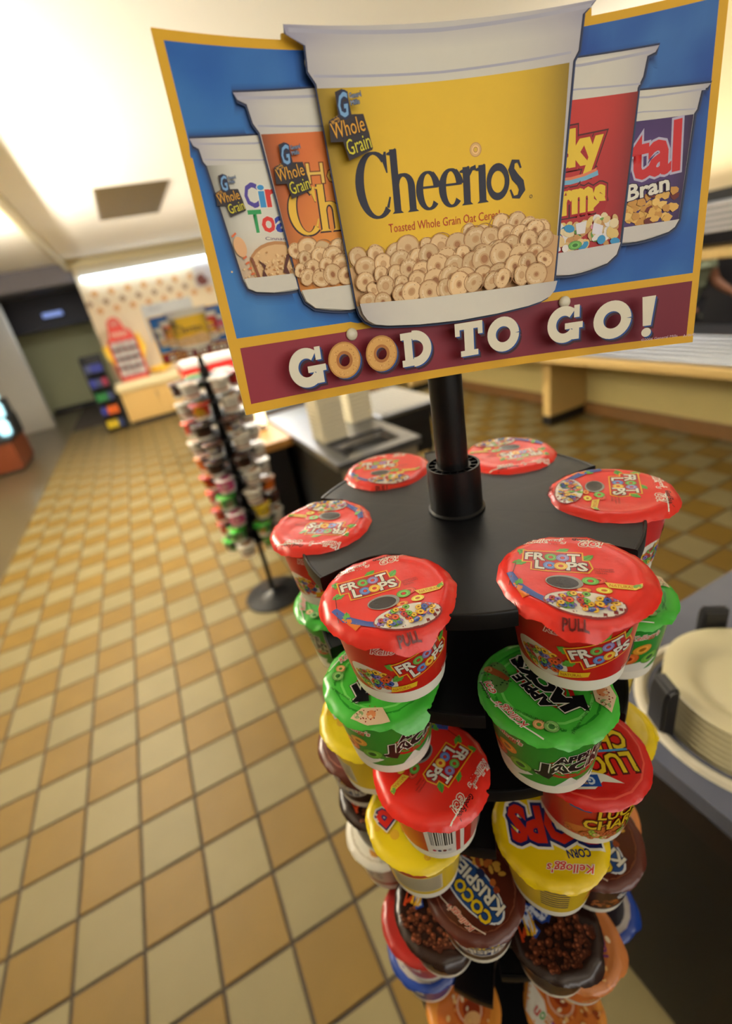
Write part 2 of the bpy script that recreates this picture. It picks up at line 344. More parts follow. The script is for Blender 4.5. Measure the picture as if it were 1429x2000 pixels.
        A.text('Puffs', -22, 4, 52, 22, [(.12, (40, 70, 150)), (.05, (214, 218, 232))], .12, .15); A.text('Cocoa', -16, 30, 28, 8, [(.05, (200, 150, 60))], .1)
        for k in range(7): A.stroke([(-38 + k * 3, 6 + 3 * math.sin(k)), (-30 + k * 3, 16 + 5 * math.cos(k * 2))], [3, 1], rr.choice([(206, 90, 30), (180, 60, 24), (220, 170, 40)]))
    elif kind in ('cinn', 'tan'):
        A.ell(0, -4, 40, 30, (214, 120, 50) if kind == 'cinn' else (190, 110, 60), .2); A.poly([(-10, 46), (30, 40), (46, 10), (20, 14), (0, 30), (-20, 34)], (236, 228, 212))
        A.ell(8, -4, 22, 18, (196, 96, 40)); A.ring(8, -4, 15, 17.5, (226, 180, 150)); A.ell(10, -6, 12, 9, (150, 60, 30)); A.ell(6, -16, 12, 8, (232, 180, 120))
        for i, (ch, c_) in enumerate(zip('Cinnamon', [(50, 60, 150), (90, 170, 70), (206, 60, 50), (60, 110, 180), (150, 60, 140), (220, 130, 30), (80, 160, 70), (200, 60, 50)])): A.text(ch, -32 + i * 7, 24 + 2 * math.sin(i), 6, 9, [(.08, WHT), (.02, c_)])
        rr = random.Random(4)
        for k in range(26): A.ell(rr.uniform(-34, 30), rr.uniform(-38, 12), rr.uniform(1.5, 4), rr.uniform(1.2, 3), rr.choice([(240, 190, 120), (170, 80, 40), (226, 140, 70), (240, 220, 180)]), rr.random() * 3, 8)
        A.text('Toast', -10, -36, 26, 7, [(.05, (120, 60, 110))], .3)
    elif kind == 'blue':
        A.ring(0, 0, 36, 43, (190, 180, 170)); A.ell(0, 0, 36, 36, (36, 26, 34)); A.text('Crisp', -24, -6, 48, 14, [(.05, (206, 200, 190))])
    elif kind == 'white':
        A.ring(0, 0, 41, 44, (206, 196, 176)); A.ell(0, -12, 36, 16, (214, 150, 70)); A.ell(4, -18, 26, 12, (176, 96, 40))
    elif kind == 'pink': A.ell(0, -6, 38, 26, (206, 80, 130)); A.text('K', -10, 10, 20, 24, [(.05, (200, 50, 70))])
    elif kind == 'maroon': A.ell(0, 0, 36, 28, (226, 110, 40)); A.ring(0, 0, 24, 28, (200, 60, 40)); A.text('GO', -16, -8, 32, 16, [(.05, YEL)])
    return A
# cup: lid plane at z = 0 (cup hangs by its rim), foot at z = -.072
ZT, ZB, RT, RB = .001, -.072, .0455, .0365
def cup_r(z): return RB + (RT - RB) * (z - ZB) / (ZT - ZB)
def lab_map(a, b, h):   # a: degrees round the cup, b: mm above the foot (0..72)
    z = ZB + b / 1000; r = cup_r(z) + .0004 + h; t = math.radians(a); return (r * math.cos(t), r * math.sin(t), z)
class LabArt(Art):
    """draws in mm of arc; build() turns mm into degrees"""
    K = math.degrees(1 / 41.)
def label_art(kind, seed):
    A = LabArt(); H0, H1 = 12, 70; base = {'fruit': (206, 34, 26), 'apple': (40, 150, 44), 'lucky': (196, 44, 26), 'corn': (228, 196, 30), 'krisp': (60, 34, 30), 'puff': (40, 24, 20), 'cinn': (226, 120, 30), 'blue': (34, 60, 140),
                       'white': (218, 212, 198), 'tan': (222, 110, 30), 'yellow': (232, 200, 40), 'pink': (206, 70, 130), 'maroon': (190, 60, 40)}[kind]
    W = PI * 41
    A.poly([(-W, H0), (W, H0), (W, H1), (-W, H1)], base)
    if kind == 'fruit':
        for s_ in (0,):
            A.text("Kellogg's", -38, 54, 27, 8, [(.09, (240, 214, 204)), (.01, (200, 30, 26))], .0, .35)
            A.ell(-43, 26, 20, 13, (236, 230, 216), -.35, 28); loops_pile(A, -42, 26, 16, 9, 3.2, 46, 3, LOOPC)
            A.poly([(-30, 14), (-10, 17), (-9, 22), (-29, 20)], (240, 200, 40)); A.text('NATURAL', -28, 15.5, 14, 3, [(0, (190, 70, 30))], .12)
            froot_logo(A, -18, 26, .92, .32); A.text('NET WT. 1.5 OZ', 16, 15, 14, 3, [(0, WHT)], .1)
        A.poly([(48, H0), (82, H0), (82, H1 - 4), (48, H1 - 4)], (232, 230, 222))
        rr = random.Random(2); x = 52
        while x < 70: w_ = rr.choice((.5, .9, 1.3)); A.poly([(x, 30), (x + w_, 30), (x + w_, 56), (x, 56)], DRK); x += w_ + rr.choice((.5, .8, 1.2))
        for i, c_ in enumerate(((210, 40, 90), (40, 40, 100), (130, 40, 40), (180, 180, 180))): A.ell(54 + i * 4.6, 20, 1.8, 1.8, c_, n=10)
        A.poly([(74, H0 + 2), (78, H0 + 2), (78, H1 - 6), (74, H1 - 6)], (200, 30, 26))
        for k in range(14): A.stroke([(90, 60 - k * 3), (116, 60 - k * 3)], .8, (230, 225, 215))
    elif kind == 'apple':
        A.text("Kellogg's", -38, 54, 26, 8, [(.09, WHT), (.01, RED)], .0, .35)
        A.poly([(-62, 12), (-20, 12), (-6, 22), (-20, 26), (-40, 22), (-64, 34)], (236, 236, 226)); A.poly([(10, 12), (40, 12), (44, 20), (28, 16), (22, 24), (14, 16)], (236, 236, 226))
        for x_, y_, r_, c_ in ((-50, 40, 9, 2), (-38, 30, 11, 0), (-26, 42, 9, 3), (-16, 28, 10, 2), (-66, 32, 8, 0)):
            b, e = LOOPC[c_]; A.loop(x_, y_, r_, mix(b, (226, 130, 50), .5) if c_ != 2 else (110, 180, 50), e, mix(e, (0, 0, 0), .2), .7, .3)
        jacks_logo(A, -2, 28, 1.22, .04); A.text('NET WT. 1.5 OZ', 24, 15, 14, 3, [(0, WHT)], .1)
    elif kind == 'lucky':
        sh = [(.09, (90, 24, 16)), (.03, (240, 204, 40))]; A.ell(0, 22, 46, 11, (214, 120, 50)); loops_pile(A, 0, 19, 44, 7, 3.4, 60, 5, [((226, 190, 130), (190, 140, 80)), ((210, 110, 60), (160, 70, 40)), ((150, 190, 60), (100, 140, 40))])
        A.text('LUCKY', -20, 48, 42, 15, sh); A.text('CHARMS', -30, 30, 58, 15, sh); A.poly([(-42, 70), (-20, 70), (-26, 58), (-40, 60)], (40, 90, 160))
    elif kind in ('corn', 'yellow'):
        if kind == 'corn': A.poly([(-4, 24), (26, 54), (22, 18)], (200, 40, 30)); A.poly([(32, 28), (60, 56), (58, 22)], (200, 40, 30)); A.text("Kellogg's", -6, 58, 28, 6, [(0, RED)], 0, .35)
        else:
            A.poly([(-26, 18), (24, 18), (24, 50), (-26, 50)], (214, 206, 176)); A.ell(-6, 56, 20, 4.5, (200, 50, 40))
            for k in range(9): A.stroke([(-24, 47 - k * 3.2), (22, 47 - k * 3.2)], 1.2, (120, 112, 90))
        for k in range(7): A.stroke([(-44, 56 - k * 5), (-20 if kind == 'corn' else -32, 54 - k * 5)], 2, NVY)
    elif kind == 'krisp':
        A.ell(0, 40, 30, 16, (226, 230, 236)); A.ell(0, 40, 28, 14, (36, 66, 120)); A.text('KRISPIES', -26, 32, 52, 10, [(.03, WHT)]); A.text('COCO', -18, 44, 36, 8, [(.03, YEL)]); loops_pile(A, -40, 26, 16, 10, 3, 24, 6, [((150, 84, 50), (90, 44, 24)), ((200, 120, 50), (140, 70, 30))])
    elif kind == 'puff': loops_pile(A, 0, 24, 60, 10, 3, 60, 7, [((96, 56, 36), (60, 30, 20))])
    elif kind in ('cinn', 'tan'):
        A.text('Toast', -20, 40, 40, 14, [(.07, (140, 60, 30)), (.02, (60, 70, 130))]); loops_pile(A, 0, 24, 50, 8, 3.6, 30, 8, [((236, 180, 110), (190, 120, 60))])
    elif kind == 'white': A.poly([(-W, 14), (W, 14), (W, 22), (-W, 22)], (176, 84, 40)); A.text('OATS', -26, 34, 50, 14, [(0, (120, 112, 130))])
    else: A.text('Cereal', -22, 34, 44, 14, [(.05, WHT)])
    K = LabArt.K; A.v = [(x * K, y, l) for x, y, l in A.v]; return A
def body_mesh():
    bm = bmesh.new(); prof = [(.0335, ZB + .0025), (.0345, ZB), (RB, ZB), (RB + .0004, ZB + .002)]
    for b in (.006, .012, .03, .05, .069): prof.append((cup_r(ZB + b), ZB + b))
    prof += [(RT + .0022, -.001), (RT + .0028, .0012), (RT + .001, .0032), (RT - .0015, .0032)]
    lathe(bm, prof, 48); return smooth_auto(mesh('cup_body', bm, CUPWHITE), 50)
BODY = body_mesh(); CUPM = {}
def cup_meshes(kind):
    if kind not in CUPM:
        seed = len(CUPM) * 1.7 + .3
        g = rng(-66, 66, 3); la = lid_art(kind, seed)
        CUPM[kind] = (la.build('lid', lid_map(seed), FOIL, g, g, min(3.5e-5, .0016 / la.L)), label_art(kind, seed).build('label', lab_map, PRINT, rng(-180, 180, 6)[1:-1], None, 1.2e-5))
    return CUPM[kind]
def cup(kind, mw, lid_rot, body_rot, label, group):
    """mw: world matrix of the cup's rim centre; rotations in degrees"""
    lm, bmh = cup_meshes(kind)
    r = link('cereal_cup', None, None, label, 'cereal cup', group); r.matrix_world = mw; r.empty_display_size = .03
    link('cup_body', BODY, r); l = link('lid', lm, r); l.rotation_euler.z = math.radians(lid_rot)
    b = link('label', bmh, r); b.rotation_euler.z = math.radians(body_rot); return r

# ------------------------------------------------------------------ tiered stand
RD, RING, RN = .157, .141, .0490
def shelf_mesh():
    bm = bmesh.new(); out = []; n = 240
    for k in range(n):
        t = 360 * k / n; d = min(abs((t - a + 180) % 360 - 180) for a in range(0, 360, 60)); dr = math.radians(d); q = RN ** 2 - (RING * math.sin(dr)) ** 2
        r = RD
        if q > 0: r = min(RD, RING * math.cos(dr) - math.sqrt(q))
        out.append((r, math.radians(t)))
    def ringv(dr, z): return [bm.verts.new(((r - dr) * math.cos(t), (r - dr) * math.sin(t), z)) for r, t in out]
    R = [ringv(.003, .0004), ringv(.0022, .0014), ringv(.0006, .0012), ringv(0, -.0002), ringv(0, -.012), ringv(.002, -.012), ringv(.002, -.004)]
    c0 = [bm.verts.new((.02 * math.cos(t), .02 * math.sin(t), 0)) for r, t in out]; c1 = [bm.verts.new((.02 * math.cos(t), .02 * math.sin(t), -.004)) for r, t in out]
    seq = [c0] + R + [c1]
    for a, b in zip(seq, seq[1:]):
        for k in range(n): bm.faces.new((a[k], a[(k + 1) % n], b[(k + 1) % n], b[k]))
    return smooth_auto(mesh('shelf_disc', bm, BLACK), 40)
def collar_mesh(h):
    bm = bmesh.new(); lathe(bm, [(.0270, .0005), (.0270, .002), (.0250, .0035), (.0246, h), (.0226, h), (.0226, .004)], 40); lathe(bm, [(.0165, .004), (.0165, h - .001), (.0145, h - .001)], 24)
    for k in range(16):
        a = 2 * PI * k / 16; c, s = math.cos(a), math.sin(a); v = []
        for r in (.016, .0232):
            for e in (-.0006, .0006): v.append((r * c - e * s, r * s + e * c))
        b = [bm.verts.new((*p, .004)) for p in v]; t = [bm.verts.new((*p, h - .0012)) for p in v]
        for q in ((0, 1, 3, 2),): bm.faces.new([t[i] for i in q])
        bm.faces.new((b[0], b[2], t[2], t[0])); bm.faces.new((b[1], b[3], t[3], t[1]))
    return smooth_auto(mesh('collar', bm, BLACK), 40)
def base_mesh():
    bm = bmesh.new(); lathe(bm, [(.178, 0), (.180, .004), (.176, .010), (.10, .022), (.035, .034), (.022, .045), (.0150, .047)], 64, cap0=True); return smooth_auto(mesh('base_plate', bm, BLACK), 40)
SHELF, COLLAR, COLLAR2, BASE = shelf_mesh(), collar_mesh(.047), None, base_mesh()
def spacer_mesh(h):
    bm = bmesh.new(); lathe(bm, [(.0246, .001), (.0246, h)], 32); return smooth_auto(mesh('spacer_tube', bm, BLACK), 40)
SPACER = spacer_mesh(.088)
def stand(name_label, mw, tiers, phase, pole_top, foot, group):
    """mw: matrix of the top shelf centre; foot: local z of the floor"""
    r = link('display_stand', None, None, name_label, 'display stand', group); r.matrix_world = mw; r.empty_display_size = .1
    for k, z in enumerate(tiers):
        o = link('shelf_disc', SHELF, r); o.location.z = z; o.rotation_euler.z = math.radians(phase[k])
        if k: s = link('spacer_tube', SPACER, r); s.location.z = z; s.scale.z = (tiers[k - 1] - z - .004) / .088
    link('collar', COLLAR, r)
    bm = bmesh.new(); lathe(bm, [(.0145, foot + .03), (.0145, pole_top)], 24, cap1=True); link('pole', smooth_auto(mesh('pole', bm, BLACK), 40), r)
    b = link('base_plate', BASE, r); b.location.z = foot
    return r
tx, ty = .0052, .0060
MT = Matrix(((0.99998, 0.0, 0.006), (3e-05, 0.99999, -0.0052), (-0.006, 0.0052, 0.99997)))
MST = Matrix.Translation((.2307, .3391, 1.4589)) @ MT.to_4x4()
ZK = [0, -.1, -.194, -.284, -.372, -.46, -.545, -.63, -.715, -.8, -.885]
PHK = [-91, -101, -85, -101, -72, -98, -85, -48, -90, -118, -88]
ms = stand('black tiered round display stand in front, holding cereal cups under a large sign', MST, ZK, PHK, .24, -1.4589, 'tiered cereal cup stands')
# near cups: tier, radius, angle, kind, lid rotation, body rotation (direction the label's middle faces), label
NEAR = [
 (0, .1410, -91.9, 'fruit', -45.6, -108, 'red fruit cereal cup on the top shelf, front right, its pull tab hanging down'),
 (0, .1425, -148.1, 'fruit', -12, -85, 'red fruit cereal cup on the top shelf, front left, dark oval on its lid'),
 (0, .1360, 152.5, 'fruit', 138, -95, 'red fruit cereal cup at the far left of the top shelf, lid upside down'),
 (0, .1320, 92, 'fruit', -34, 90, 'red fruit cereal cup at the back of the top shelf, left of the black pole'),
 (0, .1320, 27, 'fruit', 155, 20, 'red fruit cereal cup at the back of the top shelf, right of the black pole'),
 (0, .1370, -34, 'fruit', -138, -20, 'red fruit cereal cup at the right edge of the top shelf, lid turned sideways'),
 (1, .1420, -101.9, 'apple', 88, -139, 'green apple cereal cup on the second shelf, right of the middle, label facing front'),
 (1, .1440, -157.6, 'apple', 4, -116, 'green apple cereal cup on the second shelf, left, under the front left red cup'),
 (1, .1420, -42, 'apple', 120, -72, 'green apple cereal cup on the second shelf at far right, partly behind a red cup'),
 (1, .1380, 149.2, 'apple', 60, 150, 'green apple cereal cup at the back left of the second shelf, only its rim showing'),
 (1, .1380, 89, 'apple', 20, 90, None), (1, .1380, 29, 'apple', 20, 30, None),
 (2, .1450, -142.5, 'fruit', -157, 158, 'red fruit cereal cup on the third shelf, lid upside down, barcode facing front'),
 (2, .1470, -86.5, 'lucky', 150, -96, 'red marshmallow cereal cup on the third shelf, yellow lettering, right of the green cup'),
 (2, .1390, -177, 'yellow', 90, 180, 'bright yellow cereal cup at the left of the third shelf, behind a green cup'),
 (2, .1390, -26, 'yellow', 40, -20, None), (2, .1390, 34, 'fruit', 0, 30, None), (2, .1390, 94, 'apple', 0, 90, None),
 (3, .1460, -101.3, 'corn', 148, -84, 'yellow corn cereal cup on the fourth shelf, right, large red letters upside down'),
 (3, .1480, -152.1, 'yellow', 111, -125, 'yellow cereal cup with crumpled lid on the fourth shelf, left, under a red cup'),
 (3, .1480, 164, 'krisp', -31, -150, 'brown cereal cup at the left edge of the fourth shelf, behind crumpled yellow lid'),
 (3, .1390, -43.7, 'corn', 60, -40, 'yellow corn cereal cup at the right of the fourth shelf, mostly behind others'),
 (3, .1390, 19, 'tan', 0, 30, None), (3, .1390, 79, 'krisp', 0, 90, None),
 (4, .1460, -131.8, 'krisp', 101, -120, 'brown chocolate rice cereal cup on the fifth shelf, front middle, tilted wording'),
 (4, .1420, -74, 'krisp', 94, -60, 'brown chocolate rice cereal cup on the fifth shelf, right, behind the yellow cup'),
 (4, .1400, 168, 'puff', 30, 170, None), (4, .1390, 48, 'puff', 0, 50, None), (4, .1390, 108, 'tan', 0, 110, None),
 (5, .1470, -150.3, 'puff', -20, -150, 'dark chocolate ball cereal cup on the sixth shelf, left, cereal balls on lid'),
 (5, .1480, -100.6, 'puff', 8, -100, 'dark chocolate ball cereal cup on the sixth shelf, front right'),
 (5, .1460, 166, 'white', 20, -160, 'white lidded cereal cup at the left edge of the sixth shelf'),
 (5, .1390, -40, 'tan', 0, -40, None), (5, .1390, 40, 'blue', 0, 30, None), (5, .1390, 100, 'cinn', 0, 90, None),
 (6, .1450, -85, 'tan', 40, -80, 'tan and orange cereal cup on the seventh shelf, right, under the chocolate balls'),
 (6, .1450, -165, 'maroon', 70, -160, 'dull red cereal cup on the seventh shelf, left edge'),
 (6, .1390, -25, 'blue', 0, -30, None), (6, .1390, 35, 'puff', 0, 30, None), (6, .1390, 95, 'tan', 0, 90, None),
 (7, .1450, -168, 'blue', 30, -160, 'blue cereal cup on the eighth shelf, left, beside an orange one'),
 (7, .1440, -48, 'blue', 40, -50, 'dark blue cereal cup on the eighth shelf, right edge'),
 (7, .1390, 132, 'krisp', 0, 130, None), (7, .1390, 12, 'cinn', 0, 12, None),
 (8, .1480, -146, 'cinn', -10, -140, 'orange cinnamon cereal cup on the ninth shelf, front left, lowest bright one'),
 (8, .1480, -92, 'cinn', 100, -98, 'orange cinnamon cereal cup on the ninth shelf, front right'),
 (9, .1400, -118, 'blue', 20, -110, 'blue cereal cup on the tenth shelf, nearly below the frame'),
]
HID = ['back right', 'back', 'right side', 'rear right', 'rear', 'rear left']
ORD = ['top', 'second', 'third', 'fourth', 'fifth', 'sixth', 'seventh', 'eighth', 'ninth']
CN = {'fruit': 'red fruit', 'apple': 'green apple', 'lucky': 'red marshmallow', 'corn': 'yellow corn', 'yellow': 'yellow', 'krisp': 'brown rice', 'puff': 'dark chocolate ball', 'cinn': 'orange cinnamon', 'blue': 'blue', 'white': 'white', 'tan': 'tan', 'pink': 'pink', 'maroon': 'dull red'}
def where(a):
    a = (a + 90 + 180) % 360 - 180   # 0 = front
    return 'front' if abs(a) < 30 else 'front right' if 30 <= a < 75 else 'right side' if 75 <= a < 120 else 'rear right' if 120 <= a < 160 else 'front left' if -75 < a <= -30 else 'left side' if -120 < a <= -75 else 'rear left' if -160 < a <= -120 else 'rear'
for k, r, a, kind, lr, br, lab in NEAR:
    t = math.radians(a); loc = Matrix.Translation((r * math.cos(t), r * math.sin(t), ZK[k]))
    lab = lab or '%s cereal cup, front stand, %s shelf, %s' % (CN[kind], ORD[k], where(a))
    cup(kind, MST @ loc, lr, br, lab, 'cereal cups on the front stand')

# ------------------------------------------------------------------ printed sign
SQ = (.23032, .31185, 1.59565, -.24927, -.06408, .05882, .35856, .21238, 1.98984)
def sign_map(a, b, h):
    x, y, z, yaw, pit, rol, W, Ht, k = SQ; s, t = a / 1000, b / 1000
    nx, ny = -math.sin(k * s), -math.cos(k * s)        # towards the viewer
    L = Vector((math.sin(k * s) / k + nx * h, -(1 - math.cos(k * s)) / k + ny * h, t))
    return L
def sign_mw():
    x, y, z, yaw, pit, rol = SQ[:6]
    c, s = math.cos(rol), math.sin(rol); Ry = Matrix(((c, 0, s), (0, 1, 0), (-s, 0, c)))
    return Matrix.Translation((x, y, z)) @ (Matrix.Rotation(yaw, 3, 'Z') @ Matrix.Rotation(pit, 3, 'X') @ Ry).to_4x4()
SY = (224, 172, 34)
def bgc(s, t):
    n = mnoise.noise(Vector((s * .018 + 3, t * .022, 0))) * .6 + mnoise.noise(Vector((s * .05, t * .05 + 7, 2))) * .3
    base = mix((28, 104, 184), (22, 72, 158), (s + 180) / 360 + (t - 150) / 200)
    return mix(base, (92, 150, 204), max(0, .25 + n * .8)) if n > -.35 else base
def grow(out, e, HS):
    N_ = len(out); pts = []
    for q in range(N_):
        a, b = out[q - 1], out[(q + 1) % N_]; dx, dy = b[0] - a[0], b[1] - a[1]; l = math.hypot(dx, dy) or 1; p = out[q]
        pts.append((min(175.2, max(-175.5, p[0] - dy / l * e * HS + .15 * e)), p[1] if p[1] >= 206 else min(205.8, max(30, p[1] + dx / l * e * HS - .25 * e))))
    return pts
def profcup(A, Lp, Rp, lab, labcol, botT, shade=1., halo=True):
    """Lp, Rp: left and right outlines from rim down; lab: (l top, r top, r bottom, l bottom)"""
    n = 8; bl, br = Lp[-1], Rp[-1]; arc = [(bl[0] + (br[0] - bl[0]) * k / n, bl[1] + (br[1] - bl[1]) * k / n + (botT - (bl[1] + br[1]) / 2) * math.sin(PI * k / n)) for k in range(1, n)]
    out = Lp + arc + Rp[::-1]; ar_ = sum(out[q - 1][0] * out[q][1] - out[q][0] * out[q - 1][1] for q in range(len(out))); HS = -1 if ar_ > 0 else 1; cx = sum(p[0] for p in out) / len(out); cy = sum(p[1] for p in out) / len(out)
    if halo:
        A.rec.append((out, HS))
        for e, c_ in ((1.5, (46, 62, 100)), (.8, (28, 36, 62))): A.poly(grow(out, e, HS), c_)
    x0, x1 = min(p[0] for p in out), max(p[0] for p in out)
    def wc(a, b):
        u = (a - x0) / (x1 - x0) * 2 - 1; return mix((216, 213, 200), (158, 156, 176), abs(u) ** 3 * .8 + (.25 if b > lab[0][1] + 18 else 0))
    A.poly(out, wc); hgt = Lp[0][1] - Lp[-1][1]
    A.stroke([(Lp[0][0] + 3, Lp[0][1] - 2.5), ((Lp[0][0] + Rp[0][0]) / 2, (Lp[0][1] + Rp[0][1]) / 2 - 4), (Rp[0][0] - 3, Rp[0][1] - 2.5)], hgt * .012, (176, 176, 190))
    A.stroke([(lab[0][0] - 1, lab[0][1] + hgt * .035), ((lab[0][0] + lab[1][0]) / 2, lab[0][1] + hgt * .03), (lab[1][0] + 1, lab[1][1] + hgt * .03)], hgt * .008, (176, 176, 192))
    l0, l1 = lab[3], lab[2]; m = [(l1[0] + (l0[0] - l1[0]) * k / n, l1[1] + (l0[1] - l1[1]) * k / n - 2.5 * math.sin(PI * k / n) * (l1[0] - l0[0]) / 150) for k in range(n + 1)]
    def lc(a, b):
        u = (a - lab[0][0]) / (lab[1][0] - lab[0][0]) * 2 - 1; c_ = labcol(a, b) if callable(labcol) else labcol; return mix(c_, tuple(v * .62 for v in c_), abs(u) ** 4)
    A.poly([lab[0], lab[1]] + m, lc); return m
def grain_badge(A, x, y, k, rot=.12):
    c, d = math.cos(rot), math.sin(rot)
    def P(a, b): return (x + k * (a * c - b * d), y + k * (a * d + b * c))
    A.poly([P(-1, 8.5), P(1, 19.5), P(8, 21.5), P(9, 33), P(14, 34), P(17, 31), P(17, 20.5), P(25, 19.5), P(26.5, 9), P(26.5, 0), P(9, -3), P(7.5, 7.5)], (52, 44, 48))
    A.text('G', *P(9.5, 20), 7 * k, 12 * k, [(.09, (30, 44, 80)), (.02, (124, 170, 214))], rot, .3); A.text('General', *P(18, 28.5), 8 * k, 2.6 * k, [(.08, (40, 44, 60)), (0, (150, 170, 200))], rot); A.text('Mills', *P(18, 25), 6 * k, 2.4 * k, [(.08, (40, 44, 60)), (0, (150, 170, 200))], rot)
    A.text('with', *P(2.5, 17), 6 * k, 3.5 * k, [(0, (232, 170, 60))], rot + .15); A.text('Whole', *P(1.5, 9.5), 23 * k, 8.5 * k, [(.06, (40, 32, 34)), (.0, (236, 170, 50))], rot + .05); A.text('Grain', *P(9.5, -.5), 17 * k, 8.5 * k, [(.06, (40, 32, 34)), (.0, (226, 214, 50))], rot + .1)
def oats(A, xl, xr, t0, t1, r, seed, slope=(0, 0), pal=((226, 192, 142), (198, 152, 102))):
    rr = random.Random(seed); y = t1; row = 0
    while y > t0:
        x = xl + (row % 2) * r * .6
        while x < xr:
            u = (x - xl) / (xr - xl) * 2 - 1; jx, jy = x + rr.uniform(-.25, .25) * r, y + rr.uniform(-.3, .3) * r
            k = rr.uniform(.93, 1.06); base = tuple(min(255, v * k) for v in pal[0]); w_ = rr.uniform(.8, 1.12) * r * (1 - .22 * abs(u) ** 3)
            A.nxt(); A.ring(jx, jy, w_ * .99, w_ * 1.06, (168, 120, 74), rr.uniform(.8, 1.), n=18, nx=False); q = rr.uniform(0, PI); asp = rr.uniform(.72, 1.)
            hc = rr.choice([(158, 104, 62), (176, 122, 76), (196, 150, 100), (206, 164, 116)]); ho = rr.uniform(.16, .3)
            A.ring(jx, jy, w_ * .92, w_, mix(base, pal[1], .6), asp, q, nx=False); A.ring(jx, jy, w_ * (ho + .12), w_ * .92, base, asp, q, nx=False); A.ring(jx, jy, w_ * ho, w_ * (ho + .12), mix(base, pal[1], .8), asp, q, nx=False); A.ell(jx, jy, w_ * ho, w_ * ho * asp, hc, q, nx=False)
            A.ring(jx, jy, w_ * .55, w_ * .75, mix(base, (244, 224, 186), .5), asp, q, 10, .3, 2.2)
            for m_ in range(7): t_ = rr.uniform(0, 2 * PI); A.ell(jx + w_ * .7 * math.cos(t_), jy + w_ * .7 * asp * math.sin(t_), .4, .3, (186, 140, 92), n=5)
            x += r * rr.uniform(1.25, 1.6)
        y -= r * .85; row += 1
def serif_word(A, col, fat=1.22, ex=0.):
    """tall narrow serif wordmark: baseline 114.4, small letters to 136.7, ascenders to 151"""
    b, xh, asc = 114.2, 137, 151.5
    def arc(cx, cy, rx, ry, a0, a1, w0, w1, n=18):
        pts, ws = [], []
        for k in range(n + 1):
            t = math.radians(a0 + (a1 - a0) * k / n); pts.append((cx + rx * math.cos(t), cy + ry * math.sin(t))); ws.append((w0 + (w1 - w0) * abs(math.cos(t)) ** 1.3) * fat + ex)
        A.stroke(pts, ws, col)
    def stem(x, y0, y1, w=4.2):
        w = w * fat + ex; y0 -= ex / 2; y1 += ex / 2
        A.poly([(x - w / 2, y0), (x + w / 2, y0), (x + w / 2, y1), (x - w / 2, y1)], col)
    def foot(x, y=None, w=8.5): y = b if y is None else y; w += ex; A.poly([(x - w / 2, y - ex / 2), (x + w / 2, y - ex / 2), (x + 2.4, y + 1.6 + ex / 2), (x - 2.4, y + 1.6 + ex / 2)], col)
    def flag(x, y): A.poly([(x - 4.8, y - 2), (x + 2, y + .6), (x + 2, y - 4), (x - 4.8, y - 3)], col)
    # C
    arc(-58.5, 131.6, 11.4, 18.6, 50, 312, 1.4, 5.2, 26); A.poly([(-50.5, 150.5), (-49, 150.5), (-49, 138.5), (-50, 138.5), (-52.5, 146)], col); A.stroke([(-51, 118.2), (-48.8, 124.5)], [2, 1.2], col)
    # h
    stem(-44, b, asc); flag(-44, asc); foot(-44); arc(-38.3, 129.5, 5.7, 7, 158, 0, 1.6, 4.2, 12); stem(-32.6, b, 130); foot(-32.6)
    for cx in (-20.3, -3.4):      # e e
        arc(cx, 125.6, 6.6, 10.9, 10, 318, 1.3, 4.4, 24); A.poly([(cx - 6, 127), (cx + 6.8, 127), (cx + 6.8, 128.4), (cx - 6, 128.4)], col); arc(cx, 127.4, 6.3, 9.2, -2, 60, 3.2, 2.6, 6)
    # r i
    stem(8, b, xh); flag(8, xh); foot(8); A.stroke([(9.5, 131), (12, 135.5), (15.2, 136)], [1.4, 2.6, 3.2], col)
    stem(19.6, b, xh); flag(19.6, xh); foot(19.6)
    # o s
    A.ring(31, 125.6, 5.0 - ex / 2, 8.4 + ex / 2, col, 1.33, 0, 26)
    A.stroke([(47.8, 132), (46, 136.2), (42.4, 136.4), (40.8, 132), (43.4, 127.2), (47.4, 123), (48.6, 118.6), (46, 114.8), (42, 115), (40, 119.8)], [v_ * fat + ex for v_ in (.9, 1.6, 2.6, 3.6, 4.4, 4.4, 3.8, 2.4, 1.5, .9)], col)
def slab(A, ch, x, y, w_, h_, col):
    """bold slab capitals; x, y lower left"""
    def R(a, b, c, d): A.poly([(x + a * w_, y + b * h_), (x + c * w_, y + b * h_), (x + c * w_, y + d * h_), (x + a * w_, y + d * h_)], col)
    def ARC(cx, cy, rx, ry, a0, a1, wd, n=22):
        A.stroke([(x + w_ * (cx + rx * math.cos(math.radians(a0 + (a1 - a0) * k / n))), y + h_ * (cy + ry * math.sin(math.radians(a0 + (a1 - a0) * k / n)))) for k in range(n + 1)], wd, col)
    if ch == 'O': ARC(.5, .5, .37, .37, 0, 360, w_ * .27, 30)
    elif ch == 'D': R(0, 0, .45, .2); R(0, .8, .45, 1); R(.1, .1, .36, .9); ARC(.42, .5, .43, .4, -95, 95, w_ * .27)
    elif ch == 'T': R(.33, 0, .67, 1); R(.18, 0, .82, .17); R(0, .8, 1, 1); R(0, .62, .17, .9); R(.83, .62, 1, .9)
    elif ch == 'G': ARC(.47, .5, .36, .38, 48, 325, w_ * .26, 28); R(.5, .36, 1.02, .53); R(.72, .05, .92, .5); R(.76, .66, .92, 1)
